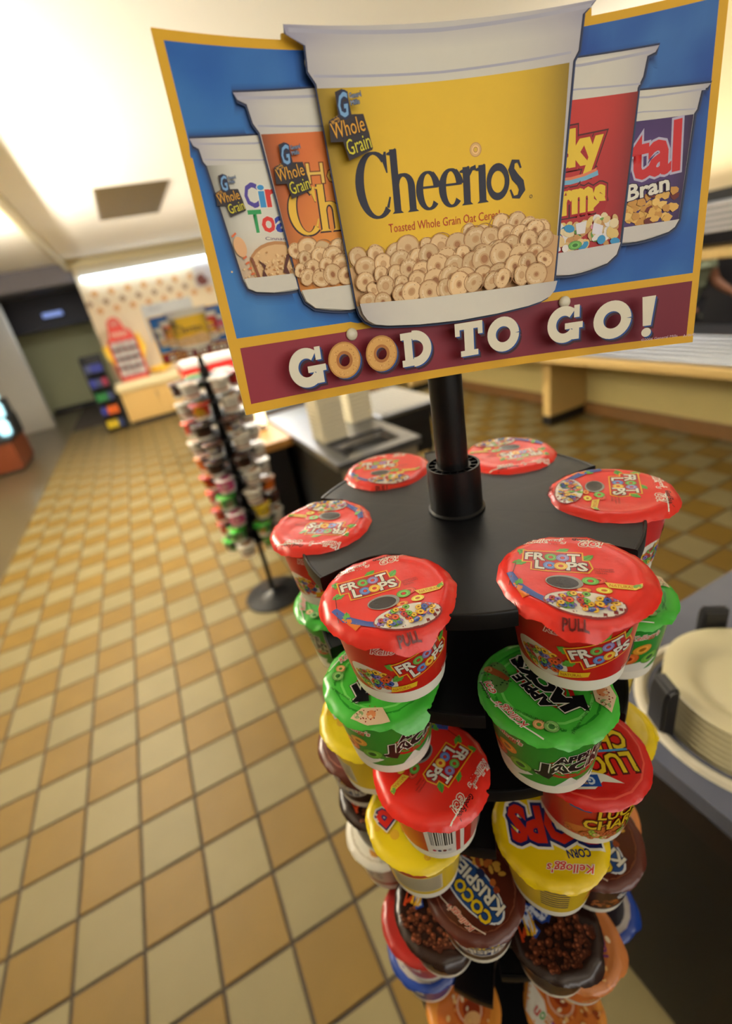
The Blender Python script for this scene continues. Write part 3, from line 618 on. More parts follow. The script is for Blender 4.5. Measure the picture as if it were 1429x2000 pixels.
def make_sign_art(rec=()):
    A = Art()
    bump = [(-107, 211.5), (-106.5, 214.5), (-95, 216), (0, 216.5), (85, 216.6), (97, 216), (97.2, 211)]
    A.poly([(-181.4, 212)] + bump + [(178.6, 210.9), (180.8, -3.7), (-176.4, -.8)][0:] if False else [(-176.4, -.8), (180.8, -3.7), (178.6, 210.9)] + bump[::-1] + [(-181.4, 212)], SY)
    A.poly([(-171.5, 50.2), (175.5, 46.8), (173.3, 206), (-176, 207)], bgc)
    A.poly([(-171.3, 6), (176, 1.9), (175.8, 41.2), (-170.6, 43.8)], lambda a, b: mix((150, 44, 58), (118, 26, 46), (a + 170) / 340))
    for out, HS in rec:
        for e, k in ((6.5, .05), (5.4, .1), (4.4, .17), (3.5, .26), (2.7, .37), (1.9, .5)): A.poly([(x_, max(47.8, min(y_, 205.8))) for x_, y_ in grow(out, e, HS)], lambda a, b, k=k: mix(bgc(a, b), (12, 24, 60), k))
    # far left cup
    m = profcup(A, [(-174, 162), (-172.5, 158.5), (-169.6, 157), (-168.6, 150.5), (-167, 148.5), (-158.7, 84.5), (-157, 79.5), (-152, 77)], [(-95, 166), (-97, 160), (-98.5, 150), (-106, 86), (-109, 78), (-112, 76.5)], [(-167.1, 148.7), (-99, 150), (-106, 86.5), (-158.8, 86)], lambda a, b: mix((222, 220, 206), (226, 196, 160), (110 - b) / 22), 75)
    A.poly([(-112, 150), (-99, 150), (-104, 112), (-124, 124), (-126, 132)], (232, 190, 60))
    for i, (ch, c_) in enumerate(zip('Cinn', [(84, 70, 160), (60, 150, 210), (220, 60, 50), (60, 90, 170)])): A.text(ch, -147 + [0, 9.5, 14, 24][i], 126, [8.4, 3, 8.4, 8.4][i], 13 if ch in 'C' else 11.5 if ch == 'i' else 9, [(.05, WHT), (.03, c_)])
    for i, (ch, c_) in enumerate(zip('Toast', [(50, 160, 90), (226, 60, 50), (50, 70, 170), (70, 170, 70), (200, 60, 60)])): A.text(ch, -147 + [0, 8, 17, 26, 34][i], 112 - i * .4, 8.2, 12 if ch == 'T' else 8.4, [(.05, WHT), (.03, c_)])
    A.text('Cinnamon and Sugar', -139, 106.5, 42, 2.4, [(0, (90, 50, 110))], -.08); A.text('in Every Bite!', -128, 103, 26, 2.4, [(0, (90, 50, 110))], -.1)
    A.ell(-133, 92, 20, 14, (196, 140, 86), 0, 24); A.ell(-133, 91, 19, 13, (226, 184, 130), 0, 24); rr = random.Random(3)
    for k in range(120): A.ell(-133 + rr.gauss(0, 9), 91 + rr.gauss(0, 5), .7, .6, rr.choice([(196, 140, 80), (240, 206, 150)]), n=6)
    A.poly([(-147, 96), (-142, 92), (-144, 89), (-141, 82), (-146, 86), (-144, 91)], (90, 40, 26)); A.poly([(-127, 97), (-123, 99), (-128, 90), (-126, 84), (-131, 87), (-129, 92)], (90, 40, 26)); A.poly([(-152, 98), (-150, 97), (-147, 84), (-149, 84)], (140, 80, 50))
    for k in range(9): A.stroke([(-161 + k * 1.1, 110 - k * 3.2), (-158 + k * 1., 112 - k * 3.4)], 1.2, (224, 110, 60))
    A.ell(-157, 104, 4, 6, (232, 180, 130), .2); grain_badge(A, -165, 122, .62)
    A.poly([(-158.7, 85.5), (-106, 85.5), (-108.5, 78), (-114, 76.2), (-140, 75.2), (-152, 77), (-157, 79.5)], (212, 208, 194))
    # second cup
    m = profcup(A, [(-143, 184.5), (-141, 181), (-135.8, 179), (-134, 169.5), (-130.8, 164.8), (-121, 73), (-119, 67), (-113, 62)], [(-40, 190), (-42, 180), (-45, 166), (-52, 73), (-55, 62), (-60, 60.5)], [(-130.2, 164), (-45, 166), (-52, 73), (-121.3, 73.8)], lambda a, b: mix((232, 150, 60), (226, 118, 58), (b - 90) / 70 + (-100 - a) / 60), 57.5)
    A.text('Honey', -104, 133, 52, 15, [(.04, (130, 66, 24)), (.0, (240, 198, 92))]); A.xf = (.82, .72, -60.5, 26.5); serif_word(A, (60, 34, 40), 1.3, 2.2); A.xf = (.82, .72, -60.5, 26.8); serif_word(A, (242, 194, 66), 1.15, .5); A.xf = None
    oats(A, -119, -70, 76, 98, 7.0, 21); A.poly([(-121.2, 74.3), (-52, 73.5), (-55, 62), (-60, 60), (-88, 57.5), (-113, 62), (-119, 67)], (214, 210, 196)); grain_badge(A, -125, 130, .82)
    # far right cup
    m = profcup(A, [(95, 168), (97, 160), (99, 148), (104, 84), (107, 78), (112, 76)], [(171.9, 160.8), (170, 158.8), (166.6, 158), (165, 148), (163.5, 146), (160.2, 83.5), (158, 79.5), (154, 77)], [(99, 150), (163.3, 145.6), (160.2, 84.2), (104, 84.7)], lambda a, b: mix((72, 48, 104), (88, 60, 120), .5 + .5 * math.sin(b * .5)), 74)
    A.text('Total', 88, 112, 69, 28, [(.07, (186, 180, 204)), (.035, (206, 40, 44))], .05)
    rr = random.Random(9)
    for k in range(70):
        x_, y_ = rr.uniform(117, 157), rr.uniform(86, 103) + rr.uniform(0, 6) * (rr.random() < .2); q = rr.uniform(0, 3)
        A.poly([(x_ + 3.6 * math.cos(q + j * 1.05) * rr.uniform(.6, 1.1), y_ + 3 * math.sin(q + j * 1.05) * rr.uniform(.6, 1.1)) for j in range(6)], rr.choice([(226, 178, 90), (236, 196, 112), (206, 150, 70), (110, 40, 36)]))
    A.text('Raisin Bran', 84, 97.5, 68, 9.5, [(.07, (50, 30, 60)), (.03, (228, 224, 210))], .09)
    A.poly([(104, 85), (160.4, 84), (158, 79.5), (154, 77), (132, 74), (112, 76), (106, 78)], (206, 202, 196))
    # right cup
    m = profcup(A, [(40, 190), (44, 180), (47, 168), (54, 73), (58, 64), (64, 61.5)], [(138.2, 186.8), (136, 183.6), (131.2, 182.4), (129.4, 172), (126.4, 166.4), (120.8, 74), (118.5, 67.5), (112, 62.5)], [(47, 168), (126.9, 164.5), (120.8, 75.4), (54, 74)], lambda a, b: mix((176, 40, 44), (206, 60, 50), (b - 90) / 80), 58.5)
    sh = [(.15, (74, 20, 22)), (.12, (170, 30, 36)), (.06, (236, 200, 60))]
    A.text('Lucky', 50, 122, 54, 26, sh, .02); A.stroke([(74, 119.5), (84, 119), (94, 120), (103, 122)], 3.2, (120, 180, 210)); A.stroke([(74, 121.5), (84, 121), (94, 122), (102, 124)], 1.8, (230, 130, 90)); A.text('Charms', 45, 99, 63, 19, sh, .02)
    rr = random.Random(8)
    for k in range(90):
        x_, y_ = rr.uniform(74, 117), rr.uniform(76, 93); c_ = rr.choice([(224, 196, 140), (214, 180, 120), (232, 214, 170), (232, 226, 220), (226, 196, 120), (200, 150, 90)] * 3 + [(110, 170, 80), (60, 150, 200), (226, 140, 60), (226, 150, 170)])
        A.ell(x_, y_, rr.uniform(2, 4.2), rr.uniform(1.8, 3.2), c_, rr.uniform(0, 3), 10)
    A.loop(88, 78, 5, (110, 176, 84), (70, 130, 60), (60, 120, 50), .6); A.poly([(88, 92), (96, 93), (95, 85), (89, 85)], (228, 224, 224)); A.poly([(101, 91), (108, 88), (107, 82), (100, 84)], (228, 224, 232)); A.ell(107, 79, 3, 3, (60, 150, 200))
    A.poly([(54, 74.2), (121, 75.2), (118.5, 67.5), (112, 62.5), (84, 58.5), (64, 61.5), (57, 66)], (206, 202, 198))
    # front cup
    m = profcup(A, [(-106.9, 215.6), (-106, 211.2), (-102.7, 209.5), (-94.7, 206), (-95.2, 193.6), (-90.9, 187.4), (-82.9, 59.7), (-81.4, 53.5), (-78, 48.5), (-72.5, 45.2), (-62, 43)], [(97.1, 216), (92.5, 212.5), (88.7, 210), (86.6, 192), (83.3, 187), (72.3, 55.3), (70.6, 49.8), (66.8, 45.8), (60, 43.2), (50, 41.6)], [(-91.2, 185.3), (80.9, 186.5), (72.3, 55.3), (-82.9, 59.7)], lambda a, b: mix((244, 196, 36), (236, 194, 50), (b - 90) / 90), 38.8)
    A.ell(15.5, 146.3, 4.3, 4.3, (206, 150, 90)); A.loop(15.5, 146.3, 4.1, (226, 184, 120), (196, 140, 80), (226, 186, 60))
    serif_word(A, (38, 40, 58)); A.ring(55, 113.8, .8, 1.1, (40, 40, 60), n=10)
    A.text('Toasted Whole Grain Oat Cereal', -52.2, 103, 84, 5.4, [(.0, (190, 62, 34))])
    A.poly([(-84.6, 84), (-70, 90), (-50, 88), (-20, 90), (0, 86), (30, 92), (60, 92), (75.3, 86), (72.3, 55), (-82.9, 59)], (206, 164, 112)); oats(A, 8, 64, 88, 97, 8.4, 12); oats(A, -77, 66, 58, 91, 8.6, 41)
    A.poly([(-82.8, 60.3), (-40, 58), (-5, 57), (40, 56.2), (72.3, 55.8), (70.6, 49.8), (66.8, 45.8), (60, 43.2), (50, 41.4), (25, 39.4), (-5, 38.8), (-38, 40.4), (-62, 43), (-72.5, 45.2), (-78, 48.5), (-81.4, 53.5)], lambda a, b: mix((218, 214, 200), (188, 184, 182), abs((a + 5) / 80) ** 3))
    grain_badge(A, -87, 147, 1.0)
    # lettering on the band
    for (dx, dy, col) in ((2.4, -2.6, (60, 16, 30)), (1.2, -1., (30, 74, 140)), (0, 0, (226, 220, 198))):
        slab(A, 'G', -143 + dx, 11.2 + dy, 27, 26, col); slab(A, 'D', -54.5 + dx, 12 + dy, 25, 24, col); slab(A, 'T', -10 + dx, 12.2 + dy, 22.5, 24.4, col); slab(A, 'O', 16.4 + dx, 11.4 + dy, 25.5, 25, col)
        slab(A, 'G', 65.2 + dx, 11 + dy, 26.5, 26, col); slab(A, 'O', 100.6 + dx, 8.8 + dy, 28, 27, col); A.poly([(137.6 + dx, 14.6 + dy), (143.4 + dx, 14.6 + dy), (145.4 + dx, 35.4 + dy), (135.8 + dx, 35.4 + dy)], col); A.ell(140.4 + dx, 9.8 + dy, 3.5, 3.3, col, n=18)
        for cx in (-100.6, -70.8):
            if dx: A.ring(cx + dx, 24.7 + dy, 5, 12.6, col, n=24)
    for cx in (-100.6, -70.8):
        A.nxt(); A.ring(cx, 24.7, 11.6, 12.7, (190, 136, 66), n=28, nx=False); A.ring(cx, 24.7, 6.4, 11.6, (220, 168, 92), n=28, nx=False); A.ring(cx, 24.7, 4.2, 6.4, (176, 112, 50), n=28, nx=False)
        rr = random.Random(int(cx))
        for k in range(26): t = rr.uniform(0, 2 * PI); q = rr.uniform(6.8, 11); A.ell(cx + q * math.cos(t), 24.7 + q * math.sin(t), .5, .3, rr.choice([(180, 124, 60), (236, 196, 130)]), t, 6)
    A.text('©2006 General Mills', 137, 3.6, 26, 1.9, [(0, (206, 180, 190))]); A.text('A10640', 167, 2.8, 8.4, 1.9, [(0, (206, 180, 190))])
    return A
SGRID = rng(-184, 184, 6); TGRID = rng(-6, 218, 8)
_rec = make_sign_art().rec
SIGN = make_sign_art(_rec).build('printed_face', sign_map, BOARD, SGRID, TGRID, 1e-5)
def board_mesh():
    A = Art(); A.poly([(-176.4, -.8), (180.8, -3.7), (178.6, 210.9), (97.2, 211), (97, 216), (85, 216.6), (0, 216.5), (-95, 216), (-106.5, 214.5), (-107, 211.5), (-181.4, 212)], (222, 200, 130))
    me = A.build('board', lambda a, b, h: sign_map(a, b, -.0003), BOARD, SGRID, TGRID, 1e-5)
    bm = bmesh.new(); bm.from_mesh(me); r = bmesh.ops.solidify(bm, geom=bm.faces[:], thickness=.0016)
    bm.to_mesh(me); bm.free(); return me
BRD = board_mesh()
def rivet_mesh():
    bm = bmesh.new(); lathe(bm, [(.0044, 0), (.0044, .0006), (.0036, .0014), (.0015, .0018)], 20, cap1=True); return smooth_auto(mesh('rivet', bm, mat('rivet_plastic', (214, 206, 180), .3)), 60)
RIV = rivet_mesh()
def sign(mw, label, group):
    r = link('advertising_sign', None, None, label, 'sign', group); r.matrix_world = mw; r.empty_display_size = .1
    link('board', BRD, r); link('printed_face', SIGN, r)
    for a, b in ((-90.3, 200.1), (82.2, 201.7), (-87.3, 40.8), (83.6, 39.7)):
        o = link('rivet', RIV, r); p = sign_map(a, b, .0008); k = SQ[8] * a / 1000
        n = Vector((-math.sin(k), -math.cos(k), 0)); o.matrix_local = Matrix.Translation(p) @ n.to_track_quat('Z', 'Y').to_matrix().to_4x4()
    bm = bmesh.new(); box(bm, -.02, .02, .004, .020, .03, .05, .001); box(bm, -.02, .02, .004, .020, .15, .17, .001); link('clamp', mesh('clamp', bm, BLACK), r)
    return r
sign(sign_mw(), 'large printed cereal sign on the front stand, big yellow cup above a maroon slogan band', 'printed cereal signs')

# ------------------------------------------------------------------ second stand further back
FB = (.28, 2.46)
FZ = [1.365 - .1 * k for k in range(10)]
MF = Matrix.Translation((FB[0], FB[1], FZ[0]))
stand('black tiered display stand further back on the tiles, round black base plate', MF, [z - FZ[0] for z in FZ], [-75 + 10 * (k % 2) for k in range(10)], .30, -FZ[0], 'tiered cereal cup stands')
fk = [['white', 'white', 'krisp', 'apple', 'white', 'fruit'], ['white', 'lucky', 'white', 'krisp', 'white', 'tan'], ['krisp', 'puff', 'fruit', 'puff', 'tan', 'white'], ['white', 'krisp', 'white', 'puff', 'fruit', 'white'], ['puff', 'puff', 'tan', 'krisp', 'blue', 'white'],
      ['white', 'pink', 'lucky', 'tan', 'puff', 'white'], ['white', 'apple', 'fruit', 'apple', 'blue', 'tan'], ['corn', 'pink', 'maroon', 'blue', 'cinn', 'krisp'], ['apple', 'apple', 'maroon', 'blue', 'fruit', 'white'], ['apple', 'white', 'apple', 'apple', 'krisp', 'tan']]
FO = ['top', 'second', 'third', 'fourth', 'fifth', 'sixth', 'seventh', 'eighth', 'ninth', 'lowest']
for k, z in enumerate(FZ):
    for j in range(6):
        a = -75 + 10 * (k % 2) - 60 * j; t = math.radians(a); kd = fk[k][j]
        cup(kd, MF @ Matrix.Translation((.143 * math.cos(t), .143 * math.sin(t), z - FZ[0])), 37 * j + 80 * k, a + 10, '%s cereal cup, far stand, %s shelf, %s' % (CN[kd], FO[k], where(a)), 'cereal cups on the far stand')
sign(Matrix.Translation((FB[0], FB[1] - .03, 1.468)) @ Matrix.Rotation(-.04, 4, 'Z'), 'printed cereal sign on the far stand, seen blurred left of the front sign', 'printed cereal signs')

# ------------------------------------------------------------------ floor: tiles set in grout
T = .2032; X0 = -2.794 * T; Y0 = 5.934 * T
fl = boxobj('floor', (-1.585, 6.0, -2.0, 14.0, -.10, -.004), mat('grout', (58, 47, 34), .8, noise=.2, nscale=40), bev=0, kind='structure')
boxobj('floor', (-7.0, -1.587, -2.0, 16.0, -.10, 0), mat('brown_floor', (92, 80, 58), .28, noise=.12, nscale=2.), bev=0, kind='structure')
TCREAM = mat('cream_tile', (118, 106, 72), .5, spec=.25, noise=.07, nscale=7, objrand=.05, bump=.05); TTAN = mat('tan_tile', (110, 85, 30), .5, spec=.25, noise=.12, nscale=6, objrand=.06, bump=.05)
def tile_quads(cx, cy, h=T / 2 - .0052):
    b = .0018; v = [(cx + sx * h, cy + sy * h, -.0045) for sx, sy in ((-1, -1), (1, -1), (1, 1), (-1, 1))] + [(cx + sx * h, cy + sy * h, -.0012) for sx, sy in ((-1, -1), (1, -1), (1, 1), (-1, 1))] + [(cx + sx * (h - b), cy + sy * (h - b), 0) for sx, sy in ((-1, -1), (1, -1), (1, 1), (-1, 1))]
    f = [(8, 9, 10, 11)]
    for o in (0, 4):
        for k in range(4): f.append((o + k, o + (k + 1) % 4, o + 4 + (k + 1) % 4, o + 4 + k))
    return v, f
tm = []
for m_ in (TCREAM, TTAN):
    me = bpy.data.meshes.new('tile'); v, f = tile_quads(0, 0); me.from_pydata(v, [], f); me.materials.append(m_); tm.append(me)
cells = []
for i in range(-5, 24):
    for j in range(-8, 44):       # j: rows going away
        cx = X0 + (i + .5) * T; cy = Y0 + (j + .5) * T
        if cx > 3.9 or cx < -1.585: continue
        p = project((cx, cy, 0)); vis = p is not None and -60 < p[0] < 1500 and 600 < p[1] < 2100
        if cx > .6 and cy < .5: vis = False
        if .63 < cx < 1.2 and 1.9 < cy < 3.5: vis = False
        cells.append((0 if vis else 1, math.hypot(cx, cy), i, j, cx, cy))
cells.sort(); vv, ff, fm = [], [], []
for n_, (_, d, i, j, cx, cy) in enumerate(cells):
    cream = (i + (-j - 1)) % 2 != 0
    if n_ < 290:
        o = link('tile', tm[0 if cream else 1], fl); o.location = (cx, cy, 0); o.rotation_euler.z = PI / 2 * random.randrange(4)
    else:
        v, f = tile_quads(cx, cy); o_ = len(vv); vv += v; ff += [tuple(q + o_ for q in g) for g in f]; fm += [0 if cream else 1] * len(f)
me = bpy.data.meshes.new('tile_field'); me.from_pydata(vv, [], ff); me.materials.append(TCREAM); me.materials.append(TTAN); me.polygons.foreach_set('material_index', fm); link('tile_field', me, fl, kind='stuff')

# ------------------------------------------------------------------ room shell
CZ = 2.75
boxobj('ceiling', (-7, 9.0, -2, 9.9, CZ, CZ + .1), CEIL, bev=0, kind='structure')
boxobj('ceiling', (-7, -.42, 9.9, 16, 2.55, 2.65), mat('hall_ceiling', (92, 90, 100), .6, noise=.05), bev=0, kind='structure')
boxobj('trim_1', (-7, -.50, 9.72, 9.9, 2.46, CZ), mat('hall_fascia', (120, 116, 124), .6), bev=0, kind='structure')
boxobj('wall_far', (-.47, 4.0, 9.7, 9.85, 0, CZ), mat('far_wall_paint', (236, 220, 190), .5, noise=.03), bev=0, kind='structure')
bm = bmesh.new(); box(bm, -.56, -.50, -2, 9.40, 2.60, 2.749, .02); box(bm, -.56, 3.9, 9.40, 9.46, 2.60, 2.749, .02)
link('trim_2', mesh('trim_2', bm, mat('cove_metal', (190, 178, 140), .35, metal=.3)), kind='structure')
for nm, dims, lab in (('left', (-1.9, -1.3, -.7, 5.5, 1.98, 2.04), 'long white trough added left of the aisle under a ceiling fill light'), ('behind', (-1.1, 3.1, -1.7, -1.3, 1.92, 1.98), 'white trough added behind the camera under a ceiling fill light')):
    t = thing('added_fill_trough', (0, 0, 0), lab, 'light')  # unseen housing added to carry the upward ceiling fill
    bm = bmesh.new(); box(bm, *dims, .01); link('trough', mesh('trough', bm, CREAM), t)
    bm = bmesh.new(); tube(bm, [(dims[0] + .1, dims[2] + .2, dims[5]), (dims[0] + .1, dims[2] + .2, CZ)], .006, 6); tube(bm, [(dims[1] - .1, dims[3] - .2, dims[5]), (dims[1] - .1, dims[3] - .2, CZ)], .006, 6); link('hanger', mesh('hanger', bm, STEEL), t)
boxobj('wall_left', (-7, -6.9, -2, 16, 0, 2.8), mat('plain_wall', (150, 138, 112), .7, noise=.04, nscale=2), bev=0, kind='structure')
boxobj('wall_behind', (-7, 9, -2.1, -2, 0, 2.8), MATS['plain_wall'], bev=0, kind='structure')
boxobj('wall_hall', (-7, -.2, 13.2, 13.3, 0, 2.6), mat('hall_paint', (170, 168, 128), .6, noise=.06, nscale=1), bev=0, kind='structure')
boxobj('wall_hall_right', (-.47, -.35, 9.85, 13.2, 0, 2.6), CREAM, bev=0, kind='structure')
boxobj('trim_3', (-5.5, -1.99, 11.3, 11.5, 0, 2.5), mat('grey_partition', (196, 190, 178), .6, noise=.05), bev=.01, kind='structure')
boxobj('trim_4', (-2.4, -.47, 12.6, 12.9, 1.86, 2.55), mat('dark_bulkhead', (44, 40, 46), .6), bev=0, kind='structure')
boxobj('baseboard_far', (-2.2, -.5, 13.15, 13.2, 0, .12), BLACK2, bev=0, kind='structure')
# right side: low wall under the counter, upper wall, kitchen behind
lw = mat('low_wall', (214, 196, 132), .5, noise=.05, nscale=2)
boxobj('wall_right_low', (3.87, 3.97, -2, 9.7, 0, .70), lw, bev=0, kind='structure')
boxobj('baseboard_right', (3.84, 3.87, -2, 9.7, 0, .12), mat('brown_base_tile', (126, 90, 50), .4, noise=.15, nscale=8), bev=.004, kind='structure')
boxobj('wall_right_upper', (3.9, 4.0, -2, 9.7, 1.72, CZ), mat('upper_wall', (226, 206, 164), .6, noise=.03), bev=0, kind='structure')
boxobj('wall_kitchen', (5.6, 5.7, -2, 9.7, 0, CZ), mat('kitchen_dark', (52, 50, 54), .6, noise=.2, nscale=3), bev=0, kind='structure')
boxobj('floor', (6.0, 9.0, -2, 14, -.1, 0), BLACK2, bev=0, kind='structure')
# ceiling details
v = thing('ceiling_vent', (0, 0, 0), 'dark metal air vent set in the cream ceiling', 'vent')
bm = bmesh.new(); box(bm, .15, .80, 5.10, 6.50, CZ - .012, CZ - .001, .003); link('vent_plate', mesh('vent_plate', bm, mat('vent_metal', (98, 80, 46), .35, metal=.5, noise=.2, nscale=5)), v)
bm = bmesh.new()
for k in range(24): box(bm, .17, .78, 5.14 + k * .056, 5.16 + k * .056, CZ - .02, CZ - .012, 0)
o = link('vent_slats', mesh('vent_slats', bm, mat('vent_slat', (110, 92, 56), .4, metal=.5)), v); o['kind'] = 'stuff'
def tube_light(x0, x1, y, z, label):
    t = thing('fluorescent_light', (0, 0, 0), label, 'light')
    bm = bmesh.new(); box(bm, x0, x1, y + .02, y + .10, z + .03, z + .12, .01); link('housing', mesh('housing', bm, mat('lamp_white', (240, 240, 235), .4)), t)
    bm = bmesh.new(); tube(bm, [(x0 + .02, y + .05, z), (x1 - .02, y + .05, z)], .022, 12); link('lamp_tube', mesh('lamp_tube', bm, mat('lamp_glow', (235, 245, 255), .4, emit=(205, 232, 255), estr=14)), t)
tube_light(-.40, 1.9, 9.58, 2.46, 'long bright white tube light along the top of the far wall'); tube_light(1.95, 3.8, 9.58, 2.46, 'second tube light on the far wall, right of the first')
boxobj('lamp_ledge', (-.47, 3.87, 9.46, 9.7, 2.62, 2.68), mat('ledge_metal', (232, 220, 190), .3, metal=.2), bev=.008, label='pale ledge running above the tube light on the far wall', cat='ledge')
t = thing('recessed_light', (-1.25, 10.4, 2.55), 'small round recessed light in the dark hallway ceiling', 'light')
bm = bmesh.new(); lathe(bm, [(.075, -.008), (.085, -.012), (.095, -.002)], 24); link('light_ring', mesh('light_ring', bm, STEEL), t)
bm = bmesh.new(); lathe(bm, [(.074, -.006), (.03, -.004), (.001, -.004)], 24); link('light_bulb', mesh('light_bulb', bm, mat('dim_glow', (120, 150, 180), .4, emit=(150, 180, 210), estr=.5)), t)
t = thing('wall_light', (-1.3, 12.55, 2.14), 'bluish lamp glowing on the dark bulkhead over the hallway', 'light')
bm = bmesh.new(); box(bm, -.22, .22, -.06, .04, -.07, .07, .03); link('lamp_case', mesh('lamp_case', bm, BLACK2), t)
bm = bmesh.new(); box(bm, -.20, .20, -.08, -.05, -.05, .05, .02); link('lamp_glass', mesh('lamp_glass', bm, mat('blue_glow', (120, 140, 200), .4, emit=(120, 140, 200), estr=.9)), t)

# accent tiles on the far wall: rows of small diamonds
dm = []
for c_ in ((216, 160, 96), (168, 140, 110)):
    bm = bmesh.new(); bmesh.ops.create_cone(bm, segments=4, radius1=.066, radius2=.060, depth=.012, cap_ends=True); bmesh.ops.rotate(bm, verts=bm.verts, matrix=Matrix.Rotation(PI / 2, 3, 'X'))
    dm.append(mesh('accent_tile', bm, mat('accent_%d' % c_[0], c_, .4, noise=.1, nscale=20)))
wf = [o for o in C.objects if o.name == 'wall_far'][0]
for row, (z, x0, mi) in enumerate(((2.22, -.27, 0), (2.07, -.41, 1), (1.94, -.28, 0))):
    for k in range(15):
        o = link('accent_tile', dm[mi], wf); o.location = (x0 + k * .275, 9.694, z)

# ------------------------------------------------------------------ far counter with snack rack
cb = thing('counter_cabinet', (0, 0, 0), 'tan wooden cabinet with rounded cream top against the far wall', 'cabinet')
bm = bmesh.new(); box(bm, -.46, 2.3, 9.0, 9.68, .08, .60, .006); link('cabinet_body', mesh('cabinet_body', bm, TAN), cb)
bm = bmesh.new(); box(bm, -.50, 2.35, 8.95, 9.69, .60, .76, .05); link('countertop', smooth_auto(mesh('countertop', bm, mat('cream_top', (232, 216, 168), .35))), cb)
bm = bmesh.new(); box(bm, -.44, 2.28, 9.03, 9.66, 0, .08, 0); link('toe_kick', mesh('toe_kick', bm, BLACK2), cb)
for x in (-.44, .20, .84, 1.48):
    bm = bmesh.new(); box(bm, x + .01, x + .62, 8.985, 9.0, .11, .57, .004); d_ = link('door', mesh('door', bm, mat('tan_door', (206, 168, 100), .45, noise=.05, nscale=4)), cb)
    bm = bmesh.new(); tube(bm, [(x + .56, 8.97, .40), (x + .56, 8.97, .52)], .007, 8); link('handle', mesh('handle', bm, STEEL), d_)
rk = thing('snack_rack', (0, 0, 0), 'red cardboard snack rack with round header on the far counter', 'rack')
SR = mat('red_card', (206, 50, 40), .5, noise=.06)
bm = bmesh.new(); box(bm, -.36, -.33, 9.2, 9.5, .76, 1.42, .004); box(bm, .10, .13, 9.2, 9.5, .76, 1.42, .004); box(bm, -.36, .13, 9.47, 9.5, .76, 1.45, .004); box(bm, -.36, .13, 9.2, 9.5, .76, .82, .004); link('frame', mesh('frame', bm, SR), rk)
bm = bmesh.new(); pts = [(-.33, 1.42), (.11, 1.42), (.07, 1.56), (-.02, 1.62), (-.04, 1.74), (-.10, 1.80), (-.18, 1.80), (-.25, 1.74), (-.27, 1.62)]
f0 = [bm.verts.new((x, 9.2, z)) for x, z in pts]; f1 = [bm.verts.new((x, 9.23, z)) for x, z in pts]; bm.faces.new(f0); bm.faces.new(f1[::-1])
for k in range(len(pts)): bm.faces.new((f0[k], f0[(k + 1) % len(pts)], f1[(k + 1) % len(pts)], f1[k]))
link('header', mesh('header', bm, SR), rk)
A = Art(); A.ell(-140, 1700, 80, 60, (196, 130, 110)); A.ell(-140, 1700, 66, 46, (214, 60, 50)); A.text('SNACKS', -190, 1680, 100, 40, [(.03, (236, 200, 190))]); A.text('FRESH', -250, 1490, 260, 70, [(.03, (240, 210, 190))])
link('header_print', A.build('header_print', lambda a, b, h: (a / 1000, 9.197 - h, b / 1000), PRINT, None, None, 1e-4), rk)
for side, x in ((-1, -.36), (1, .13)):
    bm = bmesh.new(); x1 = x + side * .10; q = [(x, 1.02), (x, 1.40), (x1, 1.36), (x1 - side * .02, 1.20)] if side < 0 else [(x, 1.02), (x, 1.52), (x1 - .04, 1.46), (x1, 1.25)]
    a_ = [bm.verts.new((u, 9.2, z_)) for u, z_ in q]; b_ = [bm.verts.new((u, 9.22, z_)) for u, z_ in q]; bm.faces.new(a_); bm.faces.new(b_[::-1])
    for k in range(4): bm.faces.new((a_[k], a_[(k + 1) % 4], b_[(k + 1) % 4], b_[k]))
    link('side_wing', mesh('side_wing', bm, mat('yellow_card', (240, 196, 50), .5)), rk)
for k in range(4):
    z = .82 + k * .155; bm = bmesh.new(); box(bm, -.33, .10, 9.22, 9.47, z, z + .012, 0); link('shelf', mesh('shelf', bm, mat('grey_card', (90, 84, 90), .5)), rk)
    for j in range(4):
        x = -.315 + j * .105; bm = bmesh.new(); box(bm, x, x + .085, 9.23, 9.36, z + .012, z + .125, .01)
        link('snack_packet', mesh('snack_packet', bm, mat('packet_grey', (196, 186, 184), .4, objrand=.1)), None, 'silver grey packet, %s across on %s rack shelf' % (['first', 'second', 'third', 'fourth'][j], ['the lowest', 'the second', 'the third', 'the top'][k]), 'packet', 'packets in the red rack')
# dark rack left of the cabinet
dr = thing('magazine_rack', (0, 0, 0), 'black floor rack of coloured packets left of the tan cabinet', 'rack')
bm = bmesh.new(); box(bm, -.86, -.84, 9.0, 9.3, 0, 1.28, .004); box(bm, -.55, -.53, 9.0, 9.3, 0, 1.28, .004); box(bm, -.86, -.53, 9.28, 9.3, 0, 1.3, .004); link('frame', mesh('frame', bm, BLACK2), dr)
pk = [(50, 60, 150), (40, 120, 60), (220, 100, 30), (220, 190, 40), (60, 70, 110), (150, 40, 70)]
for k in range(5):
    z = .05 + k * .24; bm = bmesh.new(); box(bm, -.84, -.55, 9.0, 9.28, z, z + .02, .002); link('shelf', mesh('shelf', bm, BLACK2), dr)
    for j in range(3):
        x = -.835 + j * .095; c_ = [(3, 3, 4), (0, 2, 2), (1, 1, 4), (0, 4, 5), (4, 0, 0)][k][j]; bm = bmesh.new(); box(bm, x, x + .08, 9.02, 9.2, z + .02, z + .15, .01)
        link('candy_packet', mesh('candy_packet', bm, mat('pk%d' % c_, pk[c_], .4)), None, '%s packet in the black rack, %s row from the floor' % (['blue', 'green', 'orange', 'yellow', 'slate', 'plum'][c_] + [', left', ', middle', ', right'][j], ['first', 'second', 'third', 'fourth', 'fifth'][k]), 'packet', 'packets in the black rack')
